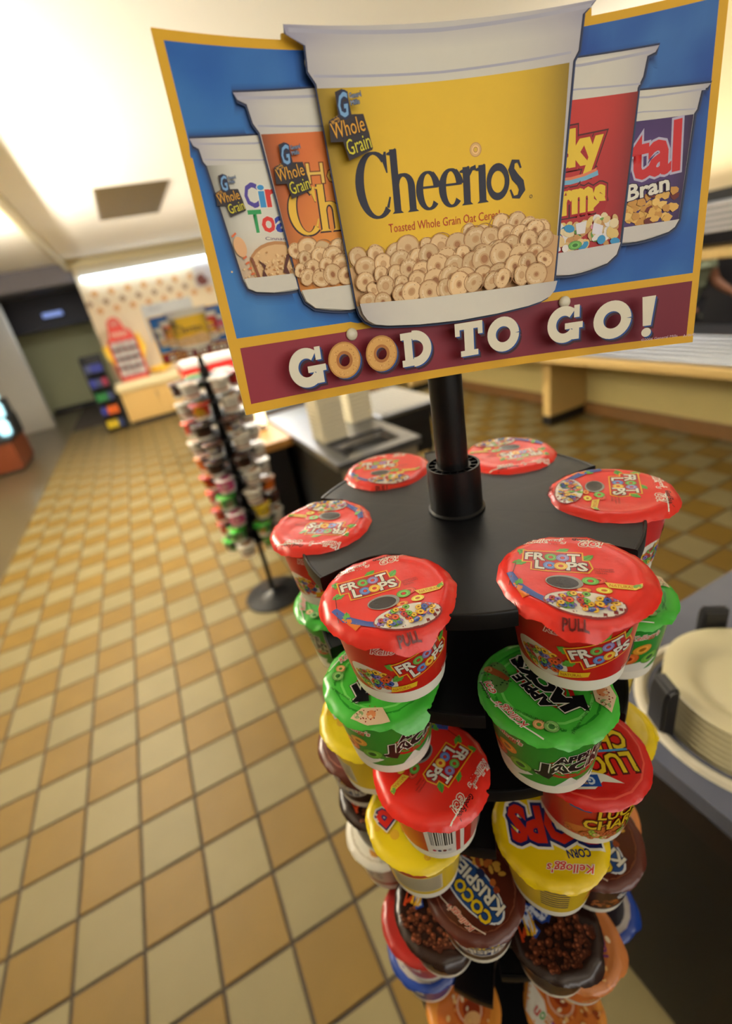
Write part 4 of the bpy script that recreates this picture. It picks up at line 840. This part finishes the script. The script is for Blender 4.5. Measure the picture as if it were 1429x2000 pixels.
# posters on the far wall
def flat_poster(A, label, loc, cat='poster'):
    t = thing('poster', loc, label, cat)
    bm = bmesh.new(); x0 = min(v[0] for v in A.v) / 1000; x1 = max(v[0] for v in A.v) / 1000; z0 = min(v[1] for v in A.v) / 1000; z1 = max(v[1] for v in A.v) / 1000
    box(bm, x0, x1, 0, .008, z0, z1, 0); link('backing', mesh('backing', bm, mat('card_back', (220, 214, 200), .6)), t)
    link('printed_face', A.build('printed_face', lambda a, b, h: (a / 1000, -.001 - h, b / 1000), PRINT, None, None, 5e-5), t)
A = Art(); A.poly([(0, 0), (900, 0), (900, 620), (0, 620)], (216, 220, 222)); leaf(A, 210, 240, 160, 60, .7, (110, 170, 50)); A.ell(160, 180, 80, 70, (226, 120, 40)); A.ell(260, 170, 60, 55, (222, 170, 40)); A.ell(90, 200, 40, 40, (220, 60, 40)); A.text('FRUIT', 120, 500, 220, 60, [(.02, (150, 160, 180))])
flat_poster(A, 'white poster with painted fruit on the far wall, beside the red rack', (.37, 9.675, 1.27))
A = Art(); A.poly([(0, 0), (700, 0), (760, 300), (600, 420), (80, 380)], (222, 214, 214)); A.ell(150, 120, 110, 100, (120, 50, 40)); A.ell(360, 200, 160, 110, (214, 214, 226)); A.ell(560, 90, 110, 90, (232, 110, 40)); A.ell(640, 260, 70, 60, (190, 150, 60))
flat_poster(A, 'picture of dark red, white and orange shapes high on the far wall', (1.42, 9.665, 2.0), 'picture')
t = thing('snack_bag', (.33, 9.35, .76), 'rounded yellow bag lying on the cream countertop', 'bag')
bm = bmesh.new(); bmesh.ops.create_uvsphere(bm, u_segments=20, v_segments=10, radius=1)
for v_ in bm.verts: v_.co = Vector((v_.co.x * .19, v_.co.y * .1, .065 + v_.co.z * .065 * (1 + .2 * math.sin(v_.co.x * 7))))
link('bag_body', smooth_auto(mesh('bag_body', bm, mat('yellow_bag', (236, 186, 50), .4, noise=.1))), t)
bm = bmesh.new(); box(bm, .16, .22, -.05, .05, .05, .075, .004); link('bag_seal', mesh('bag_seal', bm, mat('yellow_bag', None)), t)

# long display case behind the far stand (white top, red stripe)
dc = thing('display_case', (0, 0, 0), 'white display case with a red stripe behind the far stand', 'display case')
bm = bmesh.new(); box(bm, .42, 1.9, 5.5, 6.3, .10, .98, .01); link('case_body', mesh('case_body', bm, mat('case_white', (226, 216, 200), .4)), dc)
bm = bmesh.new(); box(bm, .40, 1.92, 5.47, 6.33, 1.10, 1.18, .01); link('case_top', mesh('case_top', bm, mat('case_top', (236, 232, 232), .3)), dc)
bm = bmesh.new(); box(bm, .41, 1.91, 5.48, 6.32, .98, 1.10, .006); link('stripe', mesh('stripe', bm, mat('case_red', (206, 40, 36), .4)), dc)
bm = bmesh.new(); box(bm, .43, 1.89, 5.52, 6.28, 0, .10, 0); link('plinth', mesh('plinth', bm, BLACK2), dc)

# ------------------------------------------------------------------ steel serving station
st = thing('serving_station', (0, 0, 0), 'black serving station with a sunken steel well, behind the cups', 'counter')
bm = bmesh.new(); box(bm, .70, 1.12, 1.95, 3.20, .10, .86, .006); link('body', mesh('body', bm, BLACK2), st)
bm = bmesh.new(); box(bm, .70, 1.12, 1.935, 1.95, .12, .86, .002); link('front_panel', mesh('front_panel', bm, STEELDULL), st)
bm = bmesh.new()
W0, W1, V0, V1 = .75, 1.07, 1.99, 2.22
box(bm, .67, 1.14, 1.92, V0, .86, .90, .004); box(bm, .67, 1.14, V1, 3.22, .86, .90, .004); box(bm, .67, W0, V0, V1, .86, .90, .002); box(bm, W1, 1.14, V0, V1, .86, .90, .002)
link('steel_top', mesh('steel_top', bm, STEEL), st)
bm = bmesh.new(); vs = [bm.verts.new(p) for p in ((W0, V0, .885), (W1, V0, .885), (W1, V1, .885), (W0, V1, .885), (W0 + .03, V0 + .03, .80), (W1 - .03, V0 + .03, .80), (W1 - .03, V1 - .03, .80), (W0 + .03, V1 - .03, .80))]
for q in ((0, 1, 5, 4), (1, 2, 6, 5), (2, 3, 7, 6), (3, 0, 4, 7), (4, 5, 6, 7)): bm.faces.new([vs[i] for i in q])
link('well', mesh('well', bm, mat('well_steel', (150, 146, 140), .25, metal=.8)), st)
bm = bmesh.new(); tube(bm, [(W0, V1 - .02, .905), (W1, V1 - .02, .905)], .007); tube(bm, [(W0 + .01, V0, .905), (W0 + .01, V1, .905)], .006); link('rail', mesh('rail', bm, mat('dark_rail', (50, 48, 52), .4, metal=.6)), st)
for x in (.73, 1.09):
    for y in (1.98, 3.16): bm = bmesh.new(); box(bm, x - .015, x + .015, y - .015, y + .015, 0, .10, .002); link('leg', mesh('leg', bm, BLACK2), st)
def foam(x, y, n, rz, label):
    t = thing('container_stack', (x, y, .90), label, 'containers', 'stacks of foam boxes', rz)
    FM = mat('foam', (236, 226, 196), .6, noise=.02)
    for k in range(n):
        bm = bmesh.new(); z = .001 + k * .024
        box(bm, -.075, .075, -.08, .08, z, z + .021, .006); link('foam_container', mesh('foam_container', bm, FM), t)
foam(.815, 2.335, 12, .05, 'front stack of cream foam boxes on the steel station'); foam(1.07, 2.52, 13, .05, 'rear stack of cream foam boxes on the steel station')
gt = thing('griddle_tray', (0, 0, 0), 'black topped trolley with a ribbed steel tray, right of foam boxes', 'trolley')
bm = bmesh.new(); box(bm, 1.20, 1.62, 2.45, 3.05, .78, .86, .005); box(bm, 1.24, 1.58, 2.5, 3.0, .55, .78, .005); link('tray_base', mesh('tray_base', bm, BLACK2), gt)
bm = bmesh.new(); box(bm, 1.19, 1.63, 2.44, 3.06, .86, .885, .006); link('tray', mesh('tray', bm, STEEL), gt)
for k in range(12): bm = bmesh.new(); tube(bm, [(1.22 + k * .035, 2.46, .89), (1.22 + k * .035, 3.04, .89)], .006, 6); link('rib', mesh('rib', bm, mat('rib_steel', (210, 206, 196), .3, metal=.5)), gt)
for x in (1.26, 1.56):
    for y in (2.52, 2.98): bm = bmesh.new(); tube(bm, [(x, y, 0), (x, y, .56)], .014, 8); link('leg', mesh('leg', bm, BLACK2), gt)
# wood-edged counter with lit glass, left of the station
lc = thing('lit_counter', (0, 0, 0), 'wood-edged counter with a lit glass top beyond the far stand', 'counter')
bm = bmesh.new(); box(bm, .52, .66, 2.75, 3.6, .10, .84, .004); box(bm, .66, 1.6, 3.26, 3.9, .10, .84, .004); link('body', mesh('body', bm, BLACK2), lc)
bm = bmesh.new(); box(bm, .48, .67, 2.60, 3.25, .84, .89, .006); box(bm, .48, 1.64, 3.25, 3.95, .84, .89, .006); link('wood_edge', mesh('wood_edge', bm, mat('wood_edge', (176, 124, 56), .4, noise=.25, nscale=14)), lc)
bm = bmesh.new(); box(bm, .70, 1.6, 3.30, 3.9, .89, .97, .006); link('glass_light', mesh('glass_light', bm, mat('lit_glass', (214, 232, 222), .15, emit=(206, 232, 220), estr=.55)), lc)
bm = bmesh.new(); box(bm, .50, 1.62, 3.27, 3.29, .89, .93, .002); tube(bm, [(.69, 3.28, .9), (.69, 3.28, 1.25)], .008); link('glass_frame', mesh('glass_frame', bm, STEEL), lc)
t = thing('table_lamp', (.585, 2.95, .89), 'small glowing cream lamp on the wood-edged counter', 'lamp')
bm = bmesh.new(); lathe(bm, [(.03, 0), (.03, .008), (.01, .012), (.008, .05)], 16, cap0=True); link('lamp_base', mesh('lamp_base', bm, BLACK2), t)
bm = bmesh.new(); lathe(bm, [(.034, .04), (.036, .10), (.028, .15), (.01, .16)], 20, cap1=True); link('lamp_shade', smooth_auto(mesh('lamp_shade', bm, mat('shade_glow', (255, 240, 200), .5, emit=(255, 236, 190), estr=2.5))), t)

# ------------------------------------------------------------------ right serving counter
sc = thing('serving_counter', (0, 0, 0), 'long serving counter with a tan edge and steel tray rails along the right wall', 'counter')
bm = bmesh.new(); box(bm, 3.10, 3.16, -1.5, 9.4, .70, .76, .008); link('front_edge', mesh('front_edge', bm, TAN), sc)
bm = bmesh.new(); box(bm, 3.16, 4.40, -1.5, 9.4, .71, .745, .003); link('countertop', mesh('countertop', bm, STEEL), sc)
rail_me = None
for k in range(7):
    bm = bmesh.new(); x = 3.24 + k * .11; tube(bm, [(x, -1.5, .757), (x, 9.4, .757)], .014, 8)
    link('tray_rail', smooth_auto(mesh('tray_rail', bm, STEEL)), sc)
for y in (.2, 3.31, 5.83):
    bm = bmesh.new(); box(bm, 3.39, 3.87, y - .045, y + .045, .09, .70, .004); link('support_panel', mesh('support_panel', bm, TAN), sc)
    bm = bmesh.new(); box(bm, 3.385, 3.87, y - .05, y + .05, 0, .09, .002); link('support_foot', mesh('support_foot', bm, BLACK2), sc)
hd = thing('steel_hood', (0, 0, 0), 'ribbed stainless steel hood above the right serving counter', 'hood')
bm = bmesh.new(); box(bm, 3.86, 4.3, -1.5, 9.4, 1.47, 1.66, .004); link('hood_body', mesh('hood_body', bm, STEEL), hd)
for k in range(5):
    bm = bmesh.new(); box(bm, 3.835, 3.87, -1.5, 9.4, 1.475 + k * .038, 1.492 + k * .038, .003); link('hood_rib', mesh('hood_rib', bm, mat('rib_pale', (214, 208, 206), .35, metal=.4)), hd)
bm = bmesh.new(); box(bm, 3.87, 3.98, -1.5, 9.4, 1.66, 1.73, .002); link('dark_gap', mesh('dark_gap', bm, BLACK2), hd)
sh_ = thing('pass_shelf', (0, 0, 0), 'tan pass-through shelf between the steel hood and the serving counter', 'shelf')
bm = bmesh.new(); box(bm, 3.85, 4.25, -1.5, 9.4, 1.30, 1.365, .006); link('shelf_board', mesh('shelf_board', bm, TAN), sh_)
for y in (-1.2, 1.6, 4.9, 8.9):
    bm = bmesh.new(); tube(bm, [(4.2, y, .745), (4.2, y, 1.48)], .015, 10); link('shelf_post', mesh('shelf_post', bm, STEEL), sh_)

# person behind the counter
def skinned(name, pts, edges, rad, m, parent=None, sub=2, root=0):
    me = bpy.data.meshes.new(name); me.from_pydata(pts, edges, []); o = link(name, me, parent)
    md = o.modifiers.new('skin', 'SKIN'); md.use_smooth_shade = True
    for i, r in enumerate(rad): me.skin_vertices[0].data[i].radius = r if isinstance(r, tuple) else (r, r)
    me.skin_vertices[0].data[root].use_root = True
    o.modifiers.new('sub', 'SUBSURF').levels = sub; o.modifiers['sub'].render_levels = sub; me.materials.append(m); return o
SKIN = mat('skin', (150, 98, 68), .5, noise=.04)
P = [(0, 0, .95), (0, -.02, 1.10), (0, -.05, 1.27), (0, -.06, 1.38), (0, -.08, 1.46), (0, -.10, 1.54), (0, -.11, 1.64),
     (-.17, -.09, 1.34), (-.21, -.22, 1.12), (-.23, -.40, .98), (.17, -.09, 1.34), (.24, -.16, 1.10), (.26, -.34, 1.0),
     (-.09, .01, .88), (-.10, -.02, .50), (-.11, .02, .10), (-.11, -.10, .04), (.09, .01, .88), (.10, -.02, .50), (.11, .02, .10), (.11, -.10, .04)]
E_ = [(0, 1), (1, 2), (2, 3), (3, 4), (4, 5), (5, 6), (3, 7), (7, 8), (8, 9), (3, 10), (10, 11), (11, 12), (0, 13), (13, 14), (14, 15), (15, 16), (0, 17), (17, 18), (18, 19), (19, 20)]
Rr = [(.16, .12), (.14, .11), (.16, .12), (.10, .09), .05, (.075, .09), (.065, .075), .058, .042, .03, .058, .042, .03, .09, .06, .042, .035, .09, .06, .042, .035]
pr = skinned('person', P, E_, Rr, SKIN)
pr['label'] = 'person in a pale green shirt reaching forward behind the serving counter'; pr['category'] = 'person'
def hand(cx, s):
    x, y, z = cx
    pts = [(x, y + .01, z), (x, y - .06, z - .01)]; ed = [(0, 1)]; rd = [.026, .03]
    for k, (dx, ln) in enumerate(((-.027, .075), (-.009, .085), (.009, .08), (.027, .062))):
        i = len(pts); pts += [(x + dx, y - .085, z - .012), (x + dx, y - .085 - ln * .5, z - .022), (x + dx, y - .085 - ln * .9, z - .045)]; ed += [(1, i), (i, i + 1), (i + 1, i + 2)]; rd += [.010, .009, .008]
    i = len(pts); pts += [(x + s * .035, y - .045, z - .012), (x + s * .05, y - .085, z - .03)]; ed += [(1, i), (i, i + 1)]; rd += [.011, .009]
    return skinned('hand', pts, ed, rd, SKIN, pr, 1)
hand((-.23, -.40, .98), 1); hand((.26, -.34, 1.0), -1)
skinned('shirt', [P[0], P[1], P[2], P[3], P[7], (-.20, -.17, 1.20), P[10], (.215, -.13, 1.19), (0, 0, .90)], [(8, 0), (0, 1), (1, 2), (2, 3), (3, 4), (4, 5), (3, 6), (6, 7)], [(.175, .135), (.155, .125), (.175, .135), (.11, .10), .075, .062, .075, .062, (.18, .14)], mat('green_shirt', (166, 172, 138), .8, noise=.08, nscale=12), pr)
skinned('trousers', [(0, 0, .92), P[13], P[14], (-.11, .02, .14), P[17], P[18], (.11, .02, .14)], [(0, 1), (1, 2), (2, 3), (0, 4), (4, 5), (5, 6)], [(.165, .125), .105, .078, .062, .105, .078, .062], mat('dark_trousers', (34, 34, 40), .8), pr)
skinned('hair', [(0, -.06, 1.62), (0, -.08, 1.70), (0, -.04, 1.55)], [(0, 1), (0, 2)], [(.085, .09), (.06, .07), (.07, .06)], mat('dark_hair', (30, 22, 18), .6), pr, 1)
bm = bmesh.new()
for dx in (-.03, .03):
    r_ = bmesh.ops.create_uvsphere(bm, u_segments=10, v_segments=6, radius=.011)
    for v_ in r_['verts']: v_.co += Vector((dx, -.185, 1.60))
link('eyes', mesh('eyes', bm, mat('eye', (40, 30, 26), .2)), pr)
bm = bmesh.new(); tube(bm, [(0, -.175, 1.60), (0, -.205, 1.565), (0, -.185, 1.555)], [.008, .013, .008], 8); link('nose', mesh('nose', bm, SKIN), pr)
bm = bmesh.new(); tube(bm, [(-.025, -.178, 1.525), (0, -.19, 1.522), (.025, -.178, 1.525)], [.003, .006, .003], 6); link('mouth', mesh('mouth', bm, mat('lips', (130, 66, 56), .5)), pr)
pr.location = (4.62, 2.97, 0); pr.rotation_euler.z = -.35; pr.scale = (.97, .97, .93)

# ------------------------------------------------------------------ near counter with plates
nc = thing('plate_counter', (0, 0, 0), 'grey-topped counter with a dark base at lower right, holding the plate dispenser', 'counter')
DX, DY, DR = .768, .288, .168
bm = bmesh.new()
x0, x1, y0, y1 = .56, 1.9, -1.2, .53; zt, zb = .85, .815
n = 64; ot = []; it = []; 
for k in range(n):
    a = 2 * PI * k / n; c, s = math.cos(a), math.sin(a); tt = min([((x1 - DX) / c if c > 1e-6 else (x0 - DX) / c if c < -1e-6 else 1e9), ((y1 - DY) / s if s > 1e-6 else (y0 - DY) / s if s < -1e-6 else 1e9)])
    ot.append((DX + c * tt, DY + s * tt)); it.append((DX + c * (DR - .02), DY + s * (DR - .02)))
def snap(i):
    return ot[i]
for cx_, cy_ in ((x0, y0), (x1, y0), (x1, y1), (x0, y1)):
    i = min(range(n), key=lambda i: math.hypot(ot[i][0] - cx_, ot[i][1] - cy_)); ot[i] = (cx_, cy_)
A_ = [bm.verts.new((*p, zb)) for p in it]; B_ = [bm.verts.new((*p, zt)) for p in it]; C_ = [bm.verts.new((*p, zt)) for p in ot]; D_ = [bm.verts.new((*p, zb)) for p in ot]
for a_, b_ in ((A_, B_), (B_, C_), (C_, D_), (D_, A_)):
    for k in range(n): bm.faces.new((a_[k], a_[(k + 1) % n], b_[(k + 1) % n], b_[k]))
link('countertop', mesh('countertop', bm, GREYLAM), nc)
bm = bmesh.new(); box(bm, .575, .59, -1.18, .51, .06, .815, 0); box(bm, .59, 1.88, .495, .51, .06, .815, 0); box(bm, 1.87, 1.88, -1.18, .5, .06, .815, 0); box(bm, .6, 1.87, -1.18, -1.16, .06, .815, 0); link('body', mesh('body', bm, mat('dark_body', (8, 7, 7), .5, noise=.3, nscale=6)), nc)
bm = bmesh.new(); box(bm, .568, .575, -1.18, .52, .74, .80, .001); link('edge_strip', mesh('edge_strip', bm, mat('brown_strip', (26, 16, 13), .5)), nc)
bm = bmesh.new(); box(bm, .60, 1.86, -1.15, .49, 0, .06, 0); link('plinth', mesh('plinth', bm, BLACK2), nc)
pd = thing('plate_dispenser', (DX, DY, .85), 'round plate dispenser ring with black guide posts set in the grey counter', 'plate dispenser')
bm = bmesh.new(); lathe(bm, [(DR - .010, -.2), (DR - .012, .001), (DR - .004, .008), (DR + .004, .008), (DR + .010, .001)], 64); link('rim_ring', smooth_auto(mesh('rim_ring', bm, mat('ring_pale', (206, 198, 176), .3))), pd)
bm = bmesh.new(); lathe(bm, [(DR - .013, -.2), (.10, -.2), (.10, -.069), (.001, -.069)], 48); link('inner_well', mesh('inner_well', bm, STEELDULL), pd)
bm = bmesh.new(); prof = [(0, -.19), (.026, -.19), (.026, .085), (.020, .105), (.008, .112), (0, .105)]
a_ = [bm.verts.new((-.022, p[0], p[1])) for p in prof]; b_ = [bm.verts.new((.022, p[0], p[1])) for p in prof]; bm.faces.new(a_); bm.faces.new(b_[::-1])
for k in range(6): bm.faces.new((a_[k], a_[(k + 1) % 6], b_[(k + 1) % 6], b_[k]))
bmesh.ops.bevel(bm, geom=bm.edges[:], offset=.004, segments=2, affect='EDGES'); gp = smooth_auto(mesh('guide_post', bm, mat('black_rubber', (20, 19, 22), .5)))
for a in (156, 54, -80):
    t_ = math.radians(a); o = link('guide_post', gp, pd); o.location = (.1445 * math.cos(t_), .1445 * math.sin(t_), 0); o.rotation_euler.z = t_ - PI / 2
bm = bmesh.new(); lathe(bm, [(.001, .004), (.058, .004), (.075, .006), (.082, .012), (.118, .019), (.127, .022), (.1285, .0245), (.126, .0255), (.10, .0215), (.085, .017), (.080, .0115), (.07, .0085), (.001, .008)], 64); PL = smooth_auto(mesh('plate', bm, mat('cream_china', (196, 186, 150), .15, noise=.02, coat=.3)))
np_ = 10
for k in range(np_):
    z = .85 - .07 + .0132 * k
    link('dinner_plate', PL, None, ('topmost cream dinner plate in the dispenser, its whole face showing' if k == np_ - 1 else 'cream dinner plate stacked beneath the topmost one in the dispenser'), 'plate', 'cream plates in the dispenser').matrix_world = Matrix.Translation((DX, DY, z)) @ Matrix.Diagonal((1.05, 1.05, 1, 1))

# ------------------------------------------------------------------ things at the far left edge
ic = thing('drinks_cabinet', (0, 0, 0), 'red-brown drinks cabinet at the left edge, with glowing jars on top', 'cabinet')
bm = bmesh.new(); box(bm, -3.4, -2.02, 8.0, 8.9, .04, .45, .01); link('cabinet_body', mesh('cabinet_body', bm, mat('red_wood', (112, 54, 26), .4, noise=.2, nscale=5)), ic)
bm = bmesh.new(); box(bm, -3.4, -2.0, 7.98, 8.9, .45, .52, .01); link('cabinet_top', mesh('cabinet_top', bm, BLACK2), ic)
bm = bmesh.new(); box(bm, -3.38, -2.05, 8.03, 8.85, 0, .04, 0); link('plinth', mesh('plinth', bm, BLACK2), ic)
bm = bmesh.new(); box(bm, -3.4, -2.0, 8.40, 8.9, .52, .76, .01); box(bm, -3.4, -2.02, 8.68, 8.9, .76, 1.0, .01); link('step_riser', mesh('step_riser', bm, BLACK2), ic)
GL = mat('jar_glow', (190, 236, 244), .2, emit=(170, 226, 240), estr=1.8)
for i, (x, y, z, lab) in enumerate(((-2.10, 8.3, .52, 'glowing pale blue jar on the front corner of the drinks cabinet'), (-2.12, 8.50, .76, 'glowing pale blue jar on the raised step of the drinks cabinet'), (-2.16, 8.78, 1.00, 'glowing pale blue jar at the rear of the drinks cabinet'))):
    t = thing('glowing_jar', (x, y, z), lab, 'jar', 'glowing jars at the left edge'); k = 1.0
    bm = bmesh.new(); lathe(bm, [(.06, .001), (.08, .03), (.085, .16), (.06, .22), (.04, .24)], 20, cap0=True); link('jar_body', smooth_auto(mesh('jar_body', bm, GL)), t)
    bm = bmesh.new(); lathe(bm, [(.045, .24), (.047, .245), (.047, .27), (.02, .275)], 20, cap1=True); link('jar_lid', mesh('jar_lid', bm, BLACK2), t)
wt = thing('side_table', (0, 0, 0), 'low wooden table at the left edge of the dark floor', 'table')
bm = bmesh.new(); box(bm, -3.2, -2.35, 6.6, 7.6, .30, .36, .01); link('tabletop', mesh('tabletop', bm, mat('table_wood', (170, 130, 70), .4, noise=.15, nscale=7)), wt)
for x in (-3.12, -2.43):
    for y in (6.68, 7.52): bm = bmesh.new(); box(bm, x - .03, x + .03, y - .03, y + .03, 0, .30, .004); link('leg', mesh('leg', bm, MATS['table_wood']), wt)
bpy.context.view_layer.update()
